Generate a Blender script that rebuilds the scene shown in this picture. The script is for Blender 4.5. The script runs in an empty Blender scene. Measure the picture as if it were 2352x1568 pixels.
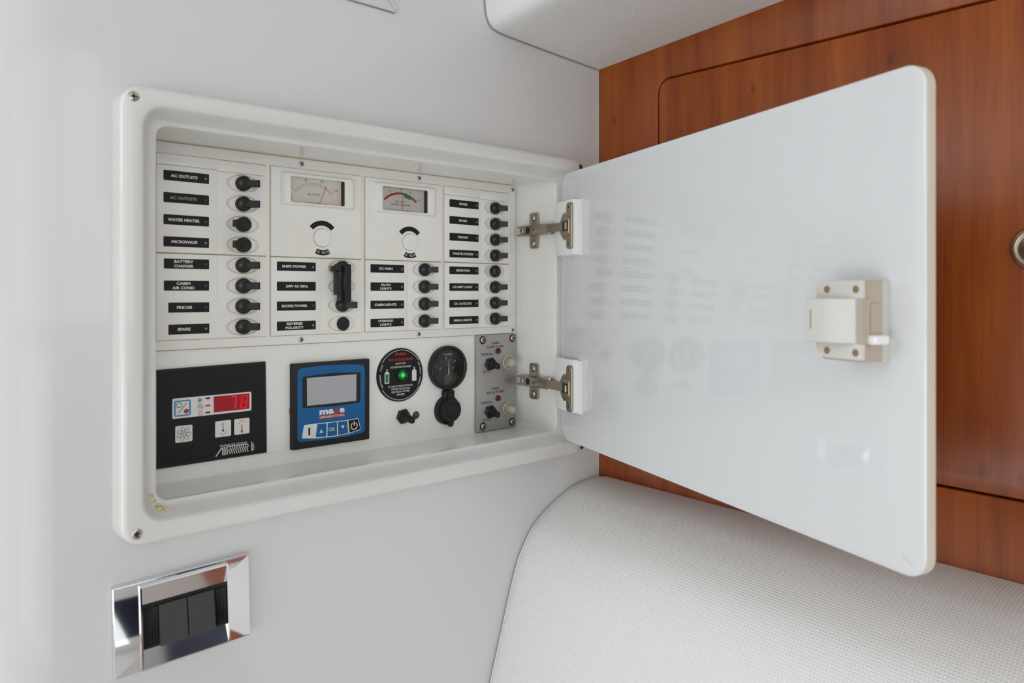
import bpy, bmesh, math, random
from mathutils import Vector, Matrix
sc = bpy.context.scene
C = sc.collection
random.seed(7)
H = 1.35                      # camera height above the cabin floor (metres)
R = math.radians

# ------------------------------------------------------------------ camera
cd = bpy.data.cameras.new('camera'); cam = bpy.data.objects.new('camera', cd); C.objects.link(cam)
cam.location = (0, 0, H); cam.rotation_euler = (R(90), 0, R(-40.76))
cd.sensor_width = 36; cd.sensor_fit = 'HORIZONTAL'; cd.lens = 36*1650/2352
cd.shift_y = -115/2352; cd.clip_start = 0.02
cd.dof.use_dof = True; cd.dof.focus_distance = 0.76; cd.dof.aperture_fstop = 7.5
sc.camera = cam
# ------------------------------------------------------------------ world, lights, exposure
w = bpy.data.worlds.new('world'); sc.world = w; w.use_nodes = True
w.node_tree.nodes['Background'].inputs[0].default_value = (0.80, 0.88, 1.0, 1)
w.node_tree.nodes['Background'].inputs[1].default_value = 0.25
def area(name, loc, rot, sx, sy, power, col):
    l = bpy.data.lights.new(name, 'AREA'); l.shape = 'RECTANGLE'; l.size = sx; l.size_y = sy
    l.energy = power; l.color = col
    o = bpy.data.objects.new(name, l); C.objects.link(o); o.location = loc; o.rotation_euler = [R(a) for a in rot]
    return o
area('overhead_fill', (-1.3, 0.6, H+0.86), (0, 0, 0), 1.2, 1.1, 7.6, (0.92, 0.96, 1.0))  # added fill from above, placed for its light
area('forward_window_light', (-2.34, 1.0, H+0.68), (90, 0, -90), 0.9, 0.4, 5.5, (0.9, 0.95, 1.0))
area('low_side_fill', (-2.34, -0.3, H-0.75), (90, 0, -90), 1.8, 0.9, 20.5, (0.93, 0.97, 1.0))  # added low fill standing in for light coming up from the floor
area('rear_fill', (-0.6, -1.55, H+0.35), (90, 0, 0), 1.8, 0.9, 5.6, (0.96, 0.985, 1.0))  # added broad fill from behind the camera, not a known doorway
area('rear_low_fill', (-0.6, -1.55, H-0.7), (90, 0, 0), 1.2, 1.0, 4.7, (0.96, 0.985, 1.0))  # added low fill from behind the camera
area('rear_right_fill', (0.3, -1.55, H+0.35), (90, 0, 0), 0.6, 0.9, 3.4, (0.96, 0.985, 1.0))  # added fill behind the camera on the right, no window known there
vs = sc.view_settings
vs.view_transform = 'Standard'; vs.look = 'None'; vs.gamma = 1; vs.exposure = -0.13
try: vs.use_curve_mapping = False
except Exception: pass

# ------------------------------------------------------------------ materials
def lin(c):
    return tuple(((x/255)/12.92 if x/255 <= 0.04045 else ((x/255+0.055)/1.055)**2.4) for x in c) + (1,)
def mat(name, col, rough=0.5, metal=0.0, coat=0.0, coat_r=0.05, spec=0.5, emit=None, es=0, trans=0, ior=1.45, sss=0):
    m = bpy.data.materials.new(name); m.use_nodes = True
    b = m.node_tree.nodes['Principled BSDF']
    b.inputs['Base Color'].default_value = lin(col); b.inputs['Roughness'].default_value = rough
    b.inputs['Metallic'].default_value = metal; b.inputs['Coat Weight'].default_value = coat
    b.inputs['Coat Roughness'].default_value = coat_r; b.inputs['Specular IOR Level'].default_value = spec
    b.inputs['Transmission Weight'].default_value = trans; b.inputs['IOR'].default_value = ior
    if sss: b.inputs['Subsurface Weight'].default_value = sss; b.inputs['Subsurface Scale'].default_value = 0.003
    if emit: b.inputs['Emission Color'].default_value = lin(emit); b.inputs['Emission Strength'].default_value = es
    return m
def nodes(m): return m.node_tree.nodes, m.node_tree.links, m.node_tree.nodes['Principled BSDF']
def add_bump(m, scale, strength, dist=0.001, detail=2.0, kind='NOISE', stretch=(1,1,1)):
    n, l, b = nodes(m)
    tc = n.new('ShaderNodeTexCoord'); mp = n.new('ShaderNodeMapping'); mp.inputs['Scale'].default_value = stretch
    t = n.new('ShaderNodeTexNoise'); t.inputs['Scale'].default_value = scale; t.inputs['Detail'].default_value = detail
    bp = n.new('ShaderNodeBump'); bp.inputs['Strength'].default_value = strength; bp.inputs['Distance'].default_value = dist
    l.new(tc.outputs['Object'], mp.inputs[0]); l.new(mp.outputs[0], t.inputs['Vector']); l.new(t.outputs['Fac'], bp.inputs['Height']); l.new(bp.outputs[0], b.inputs['Normal'])
def mottle(m, c0, c1, scale, lo=0.4, hi=0.7, detail=4):
    n, l, b = nodes(m)
    tc = n.new('ShaderNodeTexCoord'); t = n.new('ShaderNodeTexNoise'); t.inputs['Scale'].default_value = scale; t.inputs['Detail'].default_value = detail
    r = n.new('ShaderNodeValToRGB'); r.color_ramp.elements[0].position = lo; r.color_ramp.elements[1].position = hi
    r.color_ramp.elements[0].color = lin(c0); r.color_ramp.elements[1].color = lin(c1)
    l.new(tc.outputs['Object'], t.inputs['Vector']); l.new(t.outputs['Fac'], r.inputs[0]); l.new(r.outputs[0], b.inputs['Base Color'])
M = {}
M['gelcoat'] = mat('gelcoat', (214, 214, 214), 0.35, coat=0.6, coat_r=0.06)
add_bump(M['gelcoat'], 7, 0.12, 0.004, 1.0)
M['frame'] = mat('frame_gelcoat', (230, 229, 226), 0.32, coat=0.5, coat_r=0.08)
mottle(M['frame'], (220, 220, 218), (217, 215, 210), 9, 0.35, 0.75, 2)
M['frame_lit'] = mat('frame_gelcoat_lightened', (240, 238, 234), 0.3, coat=0.5, coat_r=0.08)  # same gelcoat as the rim, lightened to paint in the recess brightness
M['aged'] = mat('dirt_shade_dish', (226, 217, 202), 0.5, spec=0.4)  # beige covers both dirt and painted shade inside the finger dishes
M['door'] = mat('door_gelcoat', (221, 222, 224), 0.25, coat=1.0, coat_r=0.03)
M['door_edge'] = mat('door_edge', (214, 205, 190), 0.5)
M['plastic'] = mat('panel_plastic', (226, 223, 217), 0.42, spec=0.4)
mottle(M['plastic'], (238, 236, 231), (234, 230, 221), 25, 0.45, 0.8, 3)
M['board'] = mat('backboard', (238, 236, 231), 0.40, spec=0.45)
M['grime'] = mat('seam_grime', (188, 158, 122), 0.8)
M['block'] = mat('white_block', (236, 236, 234), 0.4)
M['ceil'] = mat('headliner_vinyl', (234, 234, 233), 0.55)
add_bump(M['ceil'], 330, 0.55, 0.0012, 2.5)
M['room'] = mat('cabin_lining', (232, 232, 230), 0.6)
M['navy'] = mat('added_panel_navy', (20, 24, 48), 0.8)
M['floor'] = mat('cabin_sole', (226, 224, 219), 0.6)
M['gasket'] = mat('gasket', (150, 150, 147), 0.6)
M['caulk'] = mat('caulk', (200, 200, 197), 0.5)
M['black'] = mat('black_plastic', (22, 22, 23), 0.38)
M['label'] = mat('black_label', (27, 27, 28), 0.55, spec=0.3)
M['blacksoft'] = mat('black_rubber', (20, 20, 20), 0.55)
M['blackmatte'] = mat('black_matte', (33, 33, 34), 0.5, spec=0.35)
M['charcoal'] = mat('charcoal_rocker', (62, 61, 61), 0.6)
M['white_ink'] = mat('white_ink', (222, 221, 217), 0.6)
M['grey_ink'] = mat('grey_ink', (150, 150, 148), 0.6)
M['dark_ink'] = mat('dark_ink', (48, 44, 42), 0.6)
M['mid_ink'] = mat('mid_ink', (120, 112, 104), 0.6)
M['red_ink'] = mat('red_ink', (190, 48, 42), 0.6)
M['green_ink'] = mat('green_ink', (50, 120, 80), 0.6)
M['darkred_ink'] = mat('dark_red_ink', (165, 52, 46), 0.6)
M['blue_ink'] = mat('blue_ink', (45, 130, 190), 0.6)
M['teal_line'] = mat('grey_blue_ink', (110, 120, 140), 0.6)
M['blue'] = mat('mase_blue', (2, 92, 148), 0.45)
M['navy_ink'] = mat('navy_shade', (10, 40, 75), 0.5)
M['lcd'] = mat('lcd_grey', (172, 172, 176), 0.3, coat=0.4)
M['dial'] = mat('meter_dial', (222, 214, 206), 0.6)
M['dialgrey'] = mat('gauge_dial', (160, 160, 161), 0.5)
M['needle'] = mat('needle_red', (185, 60, 50), 0.5)
M['ind_off'] = mat('indicator_unlit', (118, 112, 104), 0.4)
M['ind_dim'] = mat('indicator_dark', (62, 60, 58), 0.4)
M['ind_red'] = mat('indicator_red', (165, 90, 85), 0.4)
M['ledred'] = mat('red_led', (84, 5, 7), 0.15, coat=0.8)
M['leddark'] = mat('dark_red_led', (38, 16, 16), 0.12, coat=1)
M['ledgreen'] = mat('green_lens', (10, 70, 38), 0.15, coat=1)
M['ledglow'] = mat('green_led_lit', (20, 190, 60), 0.4, emit=(10, 220, 70), es=0.7)
M['display'] = mat('display_red', (150, 18, 26), 0.35, emit=(150, 10, 18), es=0.12)
M['digit'] = mat('display_digit', (220, 10, 30), 0.4, emit=(235, 0, 30), es=0.75)
M['digitdim'] = mat('display_digit_dim', (200, 5, 25), 0.4, emit=(205, 0, 20), es=0.5)
M['barlit'] = mat('display_bar_lit', (190, 8, 25), 0.4, emit=(200, 0, 20), es=0.3)
M['bardark'] = mat('display_bar', (90, 12, 22), 0.4)
M['nickel'] = mat('nickel', (176, 164, 147), 0.33, metal=1.0)
M['nickel_dk'] = mat('dark_nickel', (70, 64, 58), 0.4, metal=1.0)
M['steel'] = mat('steel_screw', (190, 182, 172), 0.25, metal=1.0)
M['recess'] = mat('screw_recess', (30, 27, 25), 0.6)
M['brushed'] = mat('brushed_aluminium', (178, 175, 173), 0.38, metal=0.75)
add_bump(M['brushed'], 900, 0.08, 0.0002, 1, stretch=(0.05, 1, 1))
M['chrome'] = mat('chrome', (228, 228, 230), 0.06, metal=1.0)
M['boot'] = mat('clear_boot', (196, 188, 168), 0.25, coat=0.5, sss=0.2)
M['ivory'] = mat('ivory_plastic', (211, 208, 203), 0.45)
M['ivory_dk'] = mat('aged_plastic', (186, 172, 156), 0.5)
M['brass'] = mat('brass_rivet', (150, 126, 92), 0.4, metal=0.3)
M['tongue'] = mat('white_tongue', (240, 240, 240), 0.3)
M['glue'] = mat('dried_glue', (206, 190, 158), 0.7)
mottle(M['glue'], (222, 212, 190), (186, 160, 118), 300, 0.35, 0.65, 4)
add_bump(M['glue'], 500, 0.8, 0.0008) if False else None
M['stripe'] = mat('emboss_shade_and_scuff', (212, 207, 198), 0.6)  # flat tint for the embossed mark's shade; also the real door scuff
# clear glass for meter windows
def glassmat():
    m = bpy.data.materials.new('clear_window'); m.use_nodes = True; n = m.node_tree.nodes; l = m.node_tree.links
    n.remove(n['Principled BSDF']); out = n['Material Output']
    t = n.new('ShaderNodeBsdfTransparent'); t.inputs[0].default_value = (0.96, 0.96, 0.95, 1)
    g = n.new('ShaderNodeBsdfGlossy'); g.inputs['Roughness'].default_value = 0.05
    f = n.new('ShaderNodeFresnel'); f.inputs[0].default_value = 1.35
    mx = n.new('ShaderNodeMixShader'); l.new(f.outputs[0], mx.inputs[0]); l.new(t.outputs[0], mx.inputs[1]); l.new(g.outputs[0], mx.inputs[2]); l.new(mx.outputs[0], out.inputs[0])
    return m
M['glass'] = glassmat()
KNOTS = [(578.4, 206.8, 1.0), (392.9, 205.7, 1.2), (260.4, 203.0, 1.3), (190.6, -145.1, 1.8), (164.1, -145.4, 1.0)]     # (y, v, size) of the small dark knots
# cherry veneer, grain runs vertically
def woodmat():
    m = mat('cherry_veneer', (140, 72, 30), 0.42, coat=0.6, coat_r=0.27, spec=0.2)
    n, l, b = nodes(m)
    tc = n.new('ShaderNodeTexCoord')
    def noise(scale, stretch, det, dist=0, loc=(0,0,0)):
        mp = n.new('ShaderNodeMapping'); mp.inputs['Scale'].default_value = stretch; mp.inputs['Location'].default_value = loc
        t = n.new('ShaderNodeTexNoise'); t.inputs['Scale'].default_value = scale; t.inputs['Detail'].default_value = det; t.inputs['Distortion'].default_value = dist
        l.new(tc.outputs['Object'], mp.inputs[0]); l.new(mp.outputs[0], t.inputs['Vector']); return t.outputs['Fac']
    def ramp(src, stops):
        r = n.new('ShaderNodeValToRGB'); e = r.color_ramp.elements
        while len(e) < len(stops): e.new(0.5)
        for k, (p, c) in enumerate(stops): e[k].position = p; e[k].color = c
        l.new(src, r.inputs[0]); return r.outputs[0]
    def mix(kind, fac, a, bb):
        x = n.new('ShaderNodeMix'); x.data_type = 'RGBA'; x.blend_type = kind
        if isinstance(fac, float): x.inputs[0].default_value = fac
        else: l.new(fac, x.inputs[0])
        l.new(a, x.inputs[6]); l.new(bb, x.inputs[7]); return x.outputs[2]
    base = ramp(noise(9, (1, 4.5, 0.35), 3, 0.6), [(0.25, lin((124, 53, 9))), (0.5, lin((146, 69, 13))), (0.75, lin((162, 84, 22)))])
    cath = ramp(noise(10, (1, 3.2, 0.16), 6, 1.8, (0, 3.1, 1.2)), [(0.40, (1, 1, 1, 1)), (0.492, (1, 1, 1, 1)), (0.50, (0.74, 0.68, 0.64, 1)), (0.508, (1, 1, 1, 1)), (0.65, (0.9, 0.86, 0.84, 1))])
    fine = ramp(noise(60, (1, 10, 0.25), 4), [(0.35, (0.86, 0.84, 0.82, 1)), (0.65, (1.08, 1.06, 1.04, 1))])
    c = mix('MULTIPLY', 0.78, base, cath); c = mix('MULTIPLY', 0.8, c, fine)
    geo = n.new('ShaderNodeNewGeometry')
    for ky, kv, kr in KNOTS:
        mp = n.new('ShaderNodeMapping'); mp.vector_type = 'POINT'; mp.inputs['Location'].default_value = (0, -ky/1000, -(kv/1000+H)*0.55); mp.inputs['Scale'].default_value = (0, 1, 0.55)
        ln = n.new('ShaderNodeVectorMath'); ln.operation = 'LENGTH'; l.new(geo.outputs['Position'], mp.inputs[0]); l.new(mp.outputs[0], ln.inputs[0])
        kn = ramp(ln.outputs['Value'], [(0.0, (0.45, 0.38, 0.36, 1)), (0.0012*kr, (0.5, 0.43, 0.4, 1)), (0.0026*kr, (0.86, 0.82, 0.8, 1)), (0.013*kr, (0.9, 0.87, 0.86, 1)), (0.024*kr, (1, 1, 1, 1))])
        c = mix('MULTIPLY', 1.0, c, kn)
    l.new(c, b.inputs['Base Color'])
    bp = n.new('ShaderNodeBump'); bp.inputs['Strength'].default_value = 0.12; bp.inputs['Distance'].default_value = 0.0005
    l.new(noise(90, (1, 8, 0.2), 3), bp.inputs['Height']); l.new(bp.outputs[0], b.inputs['Normal'])
    return m
M['wood'] = woodmat()
M['rim_brown'] = mat('dark_brown_rim', (70, 34, 18), 0.7)  # dark brown inner rim of the AC meter window
# white vinyl with an embossed basket of small dots, driven by a UV map in metres
def vinylmat():
    m = mat('embossed_vinyl', (232, 231, 229), 0.5, spec=0.4)
    n, l, b = nodes(m)
    uv = n.new('ShaderNodeUVMap'); uv.uv_map = 'surface'
    sp = n.new('ShaderNodeSeparateXYZ'); l.new(uv.outputs[0], sp.inputs[0])
    def mth(op, a, bb=None):
        x = n.new('ShaderNodeMath'); x.operation = op
        for k, q in enumerate((a, bb)):
            if q is None: continue
            if isinstance(q, (int, float)): x.inputs[k].default_value = q
            else: l.new(q, x.inputs[k])
        return x.outputs[0]
    P = 2*math.pi/0.0053
    a = mth('MULTIPLY', mth('ADD', sp.outputs[0], sp.outputs[1]), P); c = mth('MULTIPLY', mth('SUBTRACT', sp.outputs[0], sp.outputs[1]), P)
    h = mth('MULTIPLY', mth('SINE', a), mth('SINE', c))
    h = mth('POWER', mth('MAXIMUM', h, 0.0), 0.6)
    bp = n.new('ShaderNodeBump'); bp.inputs['Strength'].default_value = 0.6; bp.inputs['Distance'].default_value = 0.0006
    l.new(h, bp.inputs['Height']); l.new(bp.outputs[0], b.inputs['Normal'])
    return m
M['vinyl'] = vinylmat()

# ------------------------------------------------------------------ maps from local millimetres to the world
def MW(u, v, y): return Vector((u/1000, y/1000, v/1000 + H))          # on the white wall: u along it, v up, y depth into it
DH = Vector((0.5888, 0.5949)); DDIR = Vector((-0.28997, -0.95704)); DN = Vector((-0.95704, 0.28997))
def MD(s, v, h): p = DH + DDIR*(s/1000) + DN*(h/1000); return Vector((p.x, p.y, v/1000 + H))   # on the open cabinet door
def MS(y, v, o): return Vector((0.5862 - o/1000, y/1000, v/1000 + H))  # on the right inner side of the recess
def MB(y, v, o): return Vector((0.6623 - o/1000, y/1000, v/1000 + H))  # on the cherry wall

# ------------------------------------------------------------------ shape helpers
def rrect(u0, u1, v0, v1, r, n=5):
    pts = []
    for cx, cy, a0 in ((u1-r, v1-r, 0), (u0+r, v1-r, 90), (u0+r, v0+r, 180), (u1-r, v0+r, 270)):
        for k in range(n+1):
            a = R(a0 + 90*k/n); pts.append((cx + r*math.cos(a), cy + r*math.sin(a)))
    return pts
def rpoly(cs, r, n=5):
    """rounded polygon, corners anticlockwise, one radius for all"""
    out = []; N = len(cs)
    for i in range(N):
        p0, p, p1 = Vector(cs[i-1]), Vector(cs[i]), Vector(cs[(i+1) % N])
        rr = r[i] if isinstance(r, (list, tuple)) else r
        a = (p0-p).normalized(); b = (p1-p).normalized()
        half = a.angle(b)/2
        if rr <= 0 or half > 1.5: out.append(tuple(p)); continue
        t = rr/math.tan(half); c = p + (a+b).normalized()*(rr/math.sin(half))
        s0 = p + a*t; s1 = p + b*t
        v0, v1 = s0-c, s1-c; ang = v0.angle(v1); sgn = 1 if v0.x*v1.y-v0.y*v1.x > 0 else -1
        for k in range(n+1):
            q = Matrix.Rotation(sgn*ang*k/n, 2) @ v0; out.append((c.x+q.x, c.y+q.y))
    return out
def circ(cu, cv, r, n=32, ry=None, a0=0):
    ry = ry or r
    return [(cu + r*math.cos(2*math.pi*k/n + a0), cv + ry*math.sin(2*math.pi*k/n + a0)) for k in range(n)]
def inset(pts, d):
    if d == 0: return list(pts)
    N = len(pts); out = []
    area2 = sum(pts[i-1][0]*pts[i][1]-pts[i][0]*pts[i-1][1] for i in range(N)); s = 1 if area2 > 0 else -1
    for i in range(N):
        p = Vector(pts[i])
        j = i-1
        while (Vector(pts[j])-p).length < 1e-9: j -= 1
        k = (i+1) % N
        while (Vector(pts[k])-p).length < 1e-9: k = (k+1) % N
        a = (p-Vector(pts[j])).normalized(); b = (Vector(pts[k])-p).normalized()
        n1 = Vector((-a.y, a.x))*s; n2 = Vector((-b.y, b.x))*s; m = n1+n2
        m = m.normalized() if m.length > 1e-6 else n1
        out.append((p.x + m.x*d/max(0.35, m.dot(n1)), p.y + m.y*d/max(0.35, m.dot(n1))))
    return out
def loft(bm, loops, MP, cap0=False, cap1=True):
    """loops: list of (pts, depth)"""
    rings = [[bm.verts.new(MP(p[0], p[1], d)) for p in pts] for pts, d in loops]
    for a, b in zip(rings, rings[1:]):
        N = len(a)
        for i in range(N):
            bm.faces.new((a[i], a[(i+1) % N], b[(i+1) % N], b[i]))
    if cap0: bm.faces.new(rings[0][::-1])
    if cap1: bm.faces.new(rings[-1])
    return rings
def slab(bm, pts, b0, b1, bev, MP, segs=3):
    s = 1 if b1 > b0 else -1
    L = [(pts, b0), (pts, b1 - s*bev)]
    for k in range(1, segs+1):
        a = math.pi/2*k/segs
        L.append((inset(pts, bev*(1-math.cos(a))), b1 - s*bev*(1-math.sin(a))))
    loft(bm, L, MP, True, True)
def lathe(bm, cu, cv, prof, MP, n=32):
    rings = []
    for r, d in prof:
        rings.append([bm.verts.new(MP(cu, cv, d))] if r == 0 else [bm.verts.new(MP(*p, d)) for p in circ(cu, cv, r, n)])
    for a, b in zip(rings, rings[1:]):
        if len(a) == 1 and len(b) == 1: continue
        for i in range(n):
            j = (i+1) % n
            if len(a) == 1: bm.faces.new((a[0], b[j], b[i]))
            elif len(b) == 1: bm.faces.new((a[i], a[j], b[0]))
            else: bm.faces.new((a[i], a[j], b[j], b[i]))
    if len(rings[0]) > 1: bm.faces.new(rings[0][::-1])
    if len(rings[-1]) > 1: bm.faces.new(rings[-1])
def flat(bm, pts, d, MP): bm.faces.new([bm.verts.new(MP(p[0], p[1], d)) for p in pts])
def ribbon(bm, pts, wd, d, MP, closed=False):
    N = len(pts); L = []; Rr = []
    for i in range(N):
        p = Vector(pts[i])
        a = Vector(pts[i-1]) if (i > 0 or closed) else p
        b = Vector(pts[(i+1) % N]) if (i < N-1 or closed) else p
        t = (b-a).normalized(); nn = Vector((-t.y, t.x))*wd/2
        L.append(bm.verts.new(MP(p.x+nn.x, p.y+nn.y, d))); Rr.append(bm.verts.new(MP(p.x-nn.x, p.y-nn.y, d)))
    for i in range(N if closed else N-1):
        j = (i+1) % N; bm.faces.new((L[i], L[j], Rr[j], Rr[i]))
def arc(cu, cv, r, a0, a1, n=16): return [(cu + r*math.cos(R(a0+(a1-a0)*k/n)), cv + r*math.sin(R(a0+(a1-a0)*k/n))) for k in range(n+1)]
def sector(cu, cv, r0, r1, a0, a1, n=16): return arc(cu, cv, r1, a0, a1, n) + arc(cu, cv, r0, a1, a0, n)
def extrude_w(bm, pts, v0, v1, MP, bev=0.0):
    """polygon given in (u, depth), pulled along v"""
    f = lambda a, b, c: MP(a, c, b)
    slab_pts = pts
    L = [(inset(pts, bev), v0), (pts, v0+bev), (pts, v1-bev), (inset(pts, bev), v1)] if bev else [(pts, v0), (pts, v1)]
    loft(bm, L, f, True, True)
def tube(bm, pts, r, n=8):
    rings = []
    for i, p in enumerate(pts):
        p = Vector(p); a = Vector(pts[max(0, i-1)]); b = Vector(pts[min(len(pts)-1, i+1)]); t = (b-a).normalized()
        u = t.orthogonal().normalized() if i == 0 else (u - t*u.dot(t)).normalized(); v = t.cross(u)
        rr = r[i] if isinstance(r, (list, tuple)) else r
        rings.append([bm.verts.new(p + u*rr*math.cos(2*math.pi*k/n) + v*rr*math.sin(2*math.pi*k/n)) for k in range(n)])
    for a, b in zip(rings, rings[1:]):
        for i in range(n): bm.faces.new((a[i], a[(i+1) % n], b[(i+1) % n], b[i]))
    bm.faces.new(rings[0][::-1]); bm.faces.new(rings[-1])
WL = {}
def put(name, data, wl, parent=None, **props):
    o = bpy.data.objects.new(name, data); C.objects.link(o)
    WL[o.name] = Vector(wl)
    if parent: o.parent = parent; o.location = Vector(wl) - WL[parent.name]
    else: o.location = wl
    for k, v in props.items(): o[k] = v
    return o
def finish_mesh(name, bm, m, ang=40, merge=True):
    if merge: bmesh.ops.remove_doubles(bm, verts=bm.verts, dist=1e-7)
    bmesh.ops.recalc_face_normals(bm, faces=bm.faces)
    c = sum((v.co for v in bm.verts), Vector())/max(1, len(bm.verts))
    lo = Vector([min(v.co[i] for v in bm.verts) for i in range(3)]); hi = Vector([max(v.co[i] for v in bm.verts) for i in range(3)])
    c = (lo+hi)/2
    for v in bm.verts: v.co -= c
    me = bpy.data.meshes.new(name); bm.to_mesh(me); bm.free()
    if isinstance(m, str): m = M[m]
    me.materials.append(m)
    me.polygons.foreach_set('use_smooth', [True]*len(me.polygons)); me.set_sharp_from_angle(angle=R(ang))
    return me, c
def ob(name, bm, m, parent=None, ang=40, merge=True, **props):
    me, c = finish_mesh(name, bm, m, ang, merge)
    return put(name, me, c, parent, **props)
def thing(name, label, cat, wl, group=None):
    o = put(name, None, wl); o['label'] = label; o['category'] = cat; o.empty_display_size = 0.02
    if group: o['group'] = group
    return o
def copy_tree(src, wl, parent=None, delta=None):
    """copy an object with its children, moved by a delta in the world"""
    d = delta if delta is not None else Vector(wl) - WL[src.name]
    o = src.copy(); C.objects.link(o); WL[o.name] = WL[src.name] + d
    o.parent = parent; o.location = WL[o.name] - (WL[parent.name] if parent else Vector())
    for ch in src.children: copy_tree(ch, None, o, d)
    return o
B = bmesh.new
# ------------------------------------------------------------------ lettering
def glyphs(s, bold=0.0, space=1.0):
    cu = bpy.data.curves.new('lettering', 'FONT'); cu.body = s; cu.size = 1; cu.offset = bold; cu.resolution_u = 3; cu.space_character = space
    cu.align_x = 'LEFT'; cu.fill_mode = 'FRONT'; cu.space_line = 0.95
    t = bpy.data.objects.new('tmp', cu); C.objects.link(t)
    me = bpy.data.meshes.new_from_object(t.evaluated_get(bpy.context.evaluated_depsgraph_get()))
    vs_ = [tuple(v.co[:2]) for v in me.vertices]; fs = [tuple(p.vertices) for p in me.polygons]
    bpy.data.objects.remove(t); bpy.data.curves.remove(cu); bpy.data.meshes.remove(me)
    return vs_, fs
def letter(bm, s, cu, cv, wd, ht, d, MP, bold=0.015, rot=0, shear=0, space=1.0):
    """string fitted to a box wd x ht (mm) centred on cu, cv"""
    vs_, fs = glyphs(s, bold, space)
    if not vs_: return
    x0 = min(p[0] for p in vs_); x1 = max(p[0] for p in vs_); y0 = min(p[1] for p in vs_); y1 = max(p[1] for p in vs_)
    sy = ht/(y1-y0) if ht else wd/(x1-x0); sx = wd/(x1-x0) if wd else sy
    c, sn = math.cos(R(rot)), math.sin(R(rot)); nv = []
    for x, y in vs_:
        a = (x-(x0+x1)/2)*sx; b = (y-(y0+y1)/2)*sy; a += b*shear
        nv.append(bm.verts.new(MP(cu + a*c - b*sn, cv + a*sn + b*c, d)))
    for f in fs:
        try: bm.faces.new([nv[i] for i in f])
        except ValueError: pass
def letter_arc(bm, s, cu, cv, r, a_mid, span, ht, d, MP, bold=0.015, flip=False):
    """characters set round a circle; flip = read from the outside bottom"""
    N = len(s)
    for k, ch in enumerate(s):
        if ch == ' ': continue
        f = (k+0.5)/N - 0.5
        a = a_mid + (span*f if flip else -span*f)
        letter(bm, ch, cu + r*math.cos(R(a)), cv + r*math.sin(R(a)), None if ch in 'I.1' else r*R(span)/N*0.78, ht if ch not in '.' else ht*0.2, d, MP, bold, rot=a+90 if flip else a-90)
def ink(parent, m, fn, name='lettering', **props):
    b = B(); fn(b); return ob(name, b, m, parent, merge=False, **props)

# ------------------------------------------------------------------ screws
def screw_mesh(MP0, r, dome, m='steel'):
    b = B(); lathe(b, 0, 0, [(r, 0), (r, 0.25*dome), (r*0.82, 0.75*dome), (r*0.5, dome), (0, dome*1.02)], MP0, 24)
    return b
def screw(parent, cu, cv, d, MP, r=2.6, dome=1.0, m='steel', sg=1, rot=20, washer=None):
    """pan head screw with a cross recess; sg is the outward sign of the depth axis"""
    b = B(); lathe(b, cu, cv, [(r, d), (r, d+sg*0.3*dome), (r*0.85, d+sg*0.75*dome), (r*0.5, d+sg*dome), (0, d+sg*dome*1.03)], MP, 24)
    s = ob('screw', b, m, parent)
    b = B(); c, sn = math.cos(R(rot)), math.sin(R(rot)); L = r*0.58; wq = r*0.17
    cr = [(L, wq), (wq, wq), (wq, L), (-wq, L), (-wq, wq), (-L, wq), (-L, -wq), (-wq, -wq), (-wq, -L), (wq, -L), (wq, -wq), (L, -wq)]
    cr = [(cu+x*c-y*sn, cv+x*sn+y*c) for x, y in cr]
    loft(b, [(cr, d+sg*0.6*dome), (cr, d+sg*dome*1.08)], MP, True, True)
    ob('cross_recess', b, 'recess', s if parent.parent is None else parent, ang=20)
    if washer:
        b = B(); lathe(b, cu, cv, [(washer, d-sg*0.3), (washer, d+sg*0.1), (washer*0.9, d+sg*0.25), (r*0.9, d+sg*0.25)], MP, 28); ob('washer', b, 'blacksoft', parent if parent.parent is None else parent)
    return s

# ================================================================== THE SETTING
# white gelcoat wall with an opening for the cabinet and a convex rounded left end
def build_wall_front():
    b = B(); us = []
    Rr = 78
    for k in range(12, 0, -1):
        a = R(90*k/12); us.append((92-Rr*math.sin(a), 604+Rr*(1-math.cos(a))))
    us = [(14, 1500)] + us + [(92, 604), (136, 604), (607, 604), (662.3, 604)]
    vsl = [-1350, -180, 144, 900]
    g = [[b.verts.new(MW(u, v, y)) for v in vsl] for u, y in us]
    for i in range(len(us)-1):
        for j in range(3):
            if us[i][0] == 136 and j == 1: continue
            b.faces.new((g[i][j], g[i+1][j], g[i+1][j+1], g[i][j+1]))
    return ob('wall_front', b, 'gelcoat', ang=30, kind='structure', label='glossy white gelcoat wall holding the electrical cabinet')
build_wall_front()
# cherry wall with a routed opening for the cupboard door
CUP = [(511.5, -160.2), (511.5, 239.6), (20, 226.8), (20, -161.8)]         # (y, v) of the cupboard door
def cup_loop(d): return inset(rpoly(CUP, 14, 6), -d)
def build_wall_right():
    b = B(); gap = cup_loop(2.1); n = len(gap)//4
    out = []
    for k, c in enumerate([(604, -1350), (604, 340), (-1600, 340), (-1600, -1350)]): out += [c]*n
    rings = []
    for pts, o in ((out, 0), (inset(gap, -1.0), 0), (inset(gap, -0.3), -0.25), (gap, -1), (gap, -26)):
        rings.append([b.verts.new(MB(p[0], p[1], o)) for p in pts])
    for a, c in zip(rings, rings[1:]):
        for i in range(len(a)): b.faces.new((a[i], a[(i+1) % len(a)], c[(i+1) % len(a)], c[i]))
    b.faces.new(rings[-1])
    return ob('wall_right', b, 'wood', ang=50, kind='structure', label='cherry veneer wall behind the open cabinet door')
build_wall_right()
b = B()
for u0, v0, u1, v1 in ((-1600, 340, 604, 900),):
    flat(b, [(u0, v0), (u1, v0), (u1, v1), (u0, v1)], 0, MB)
ob('trim_4', b, 'room', kind='structure')
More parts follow.
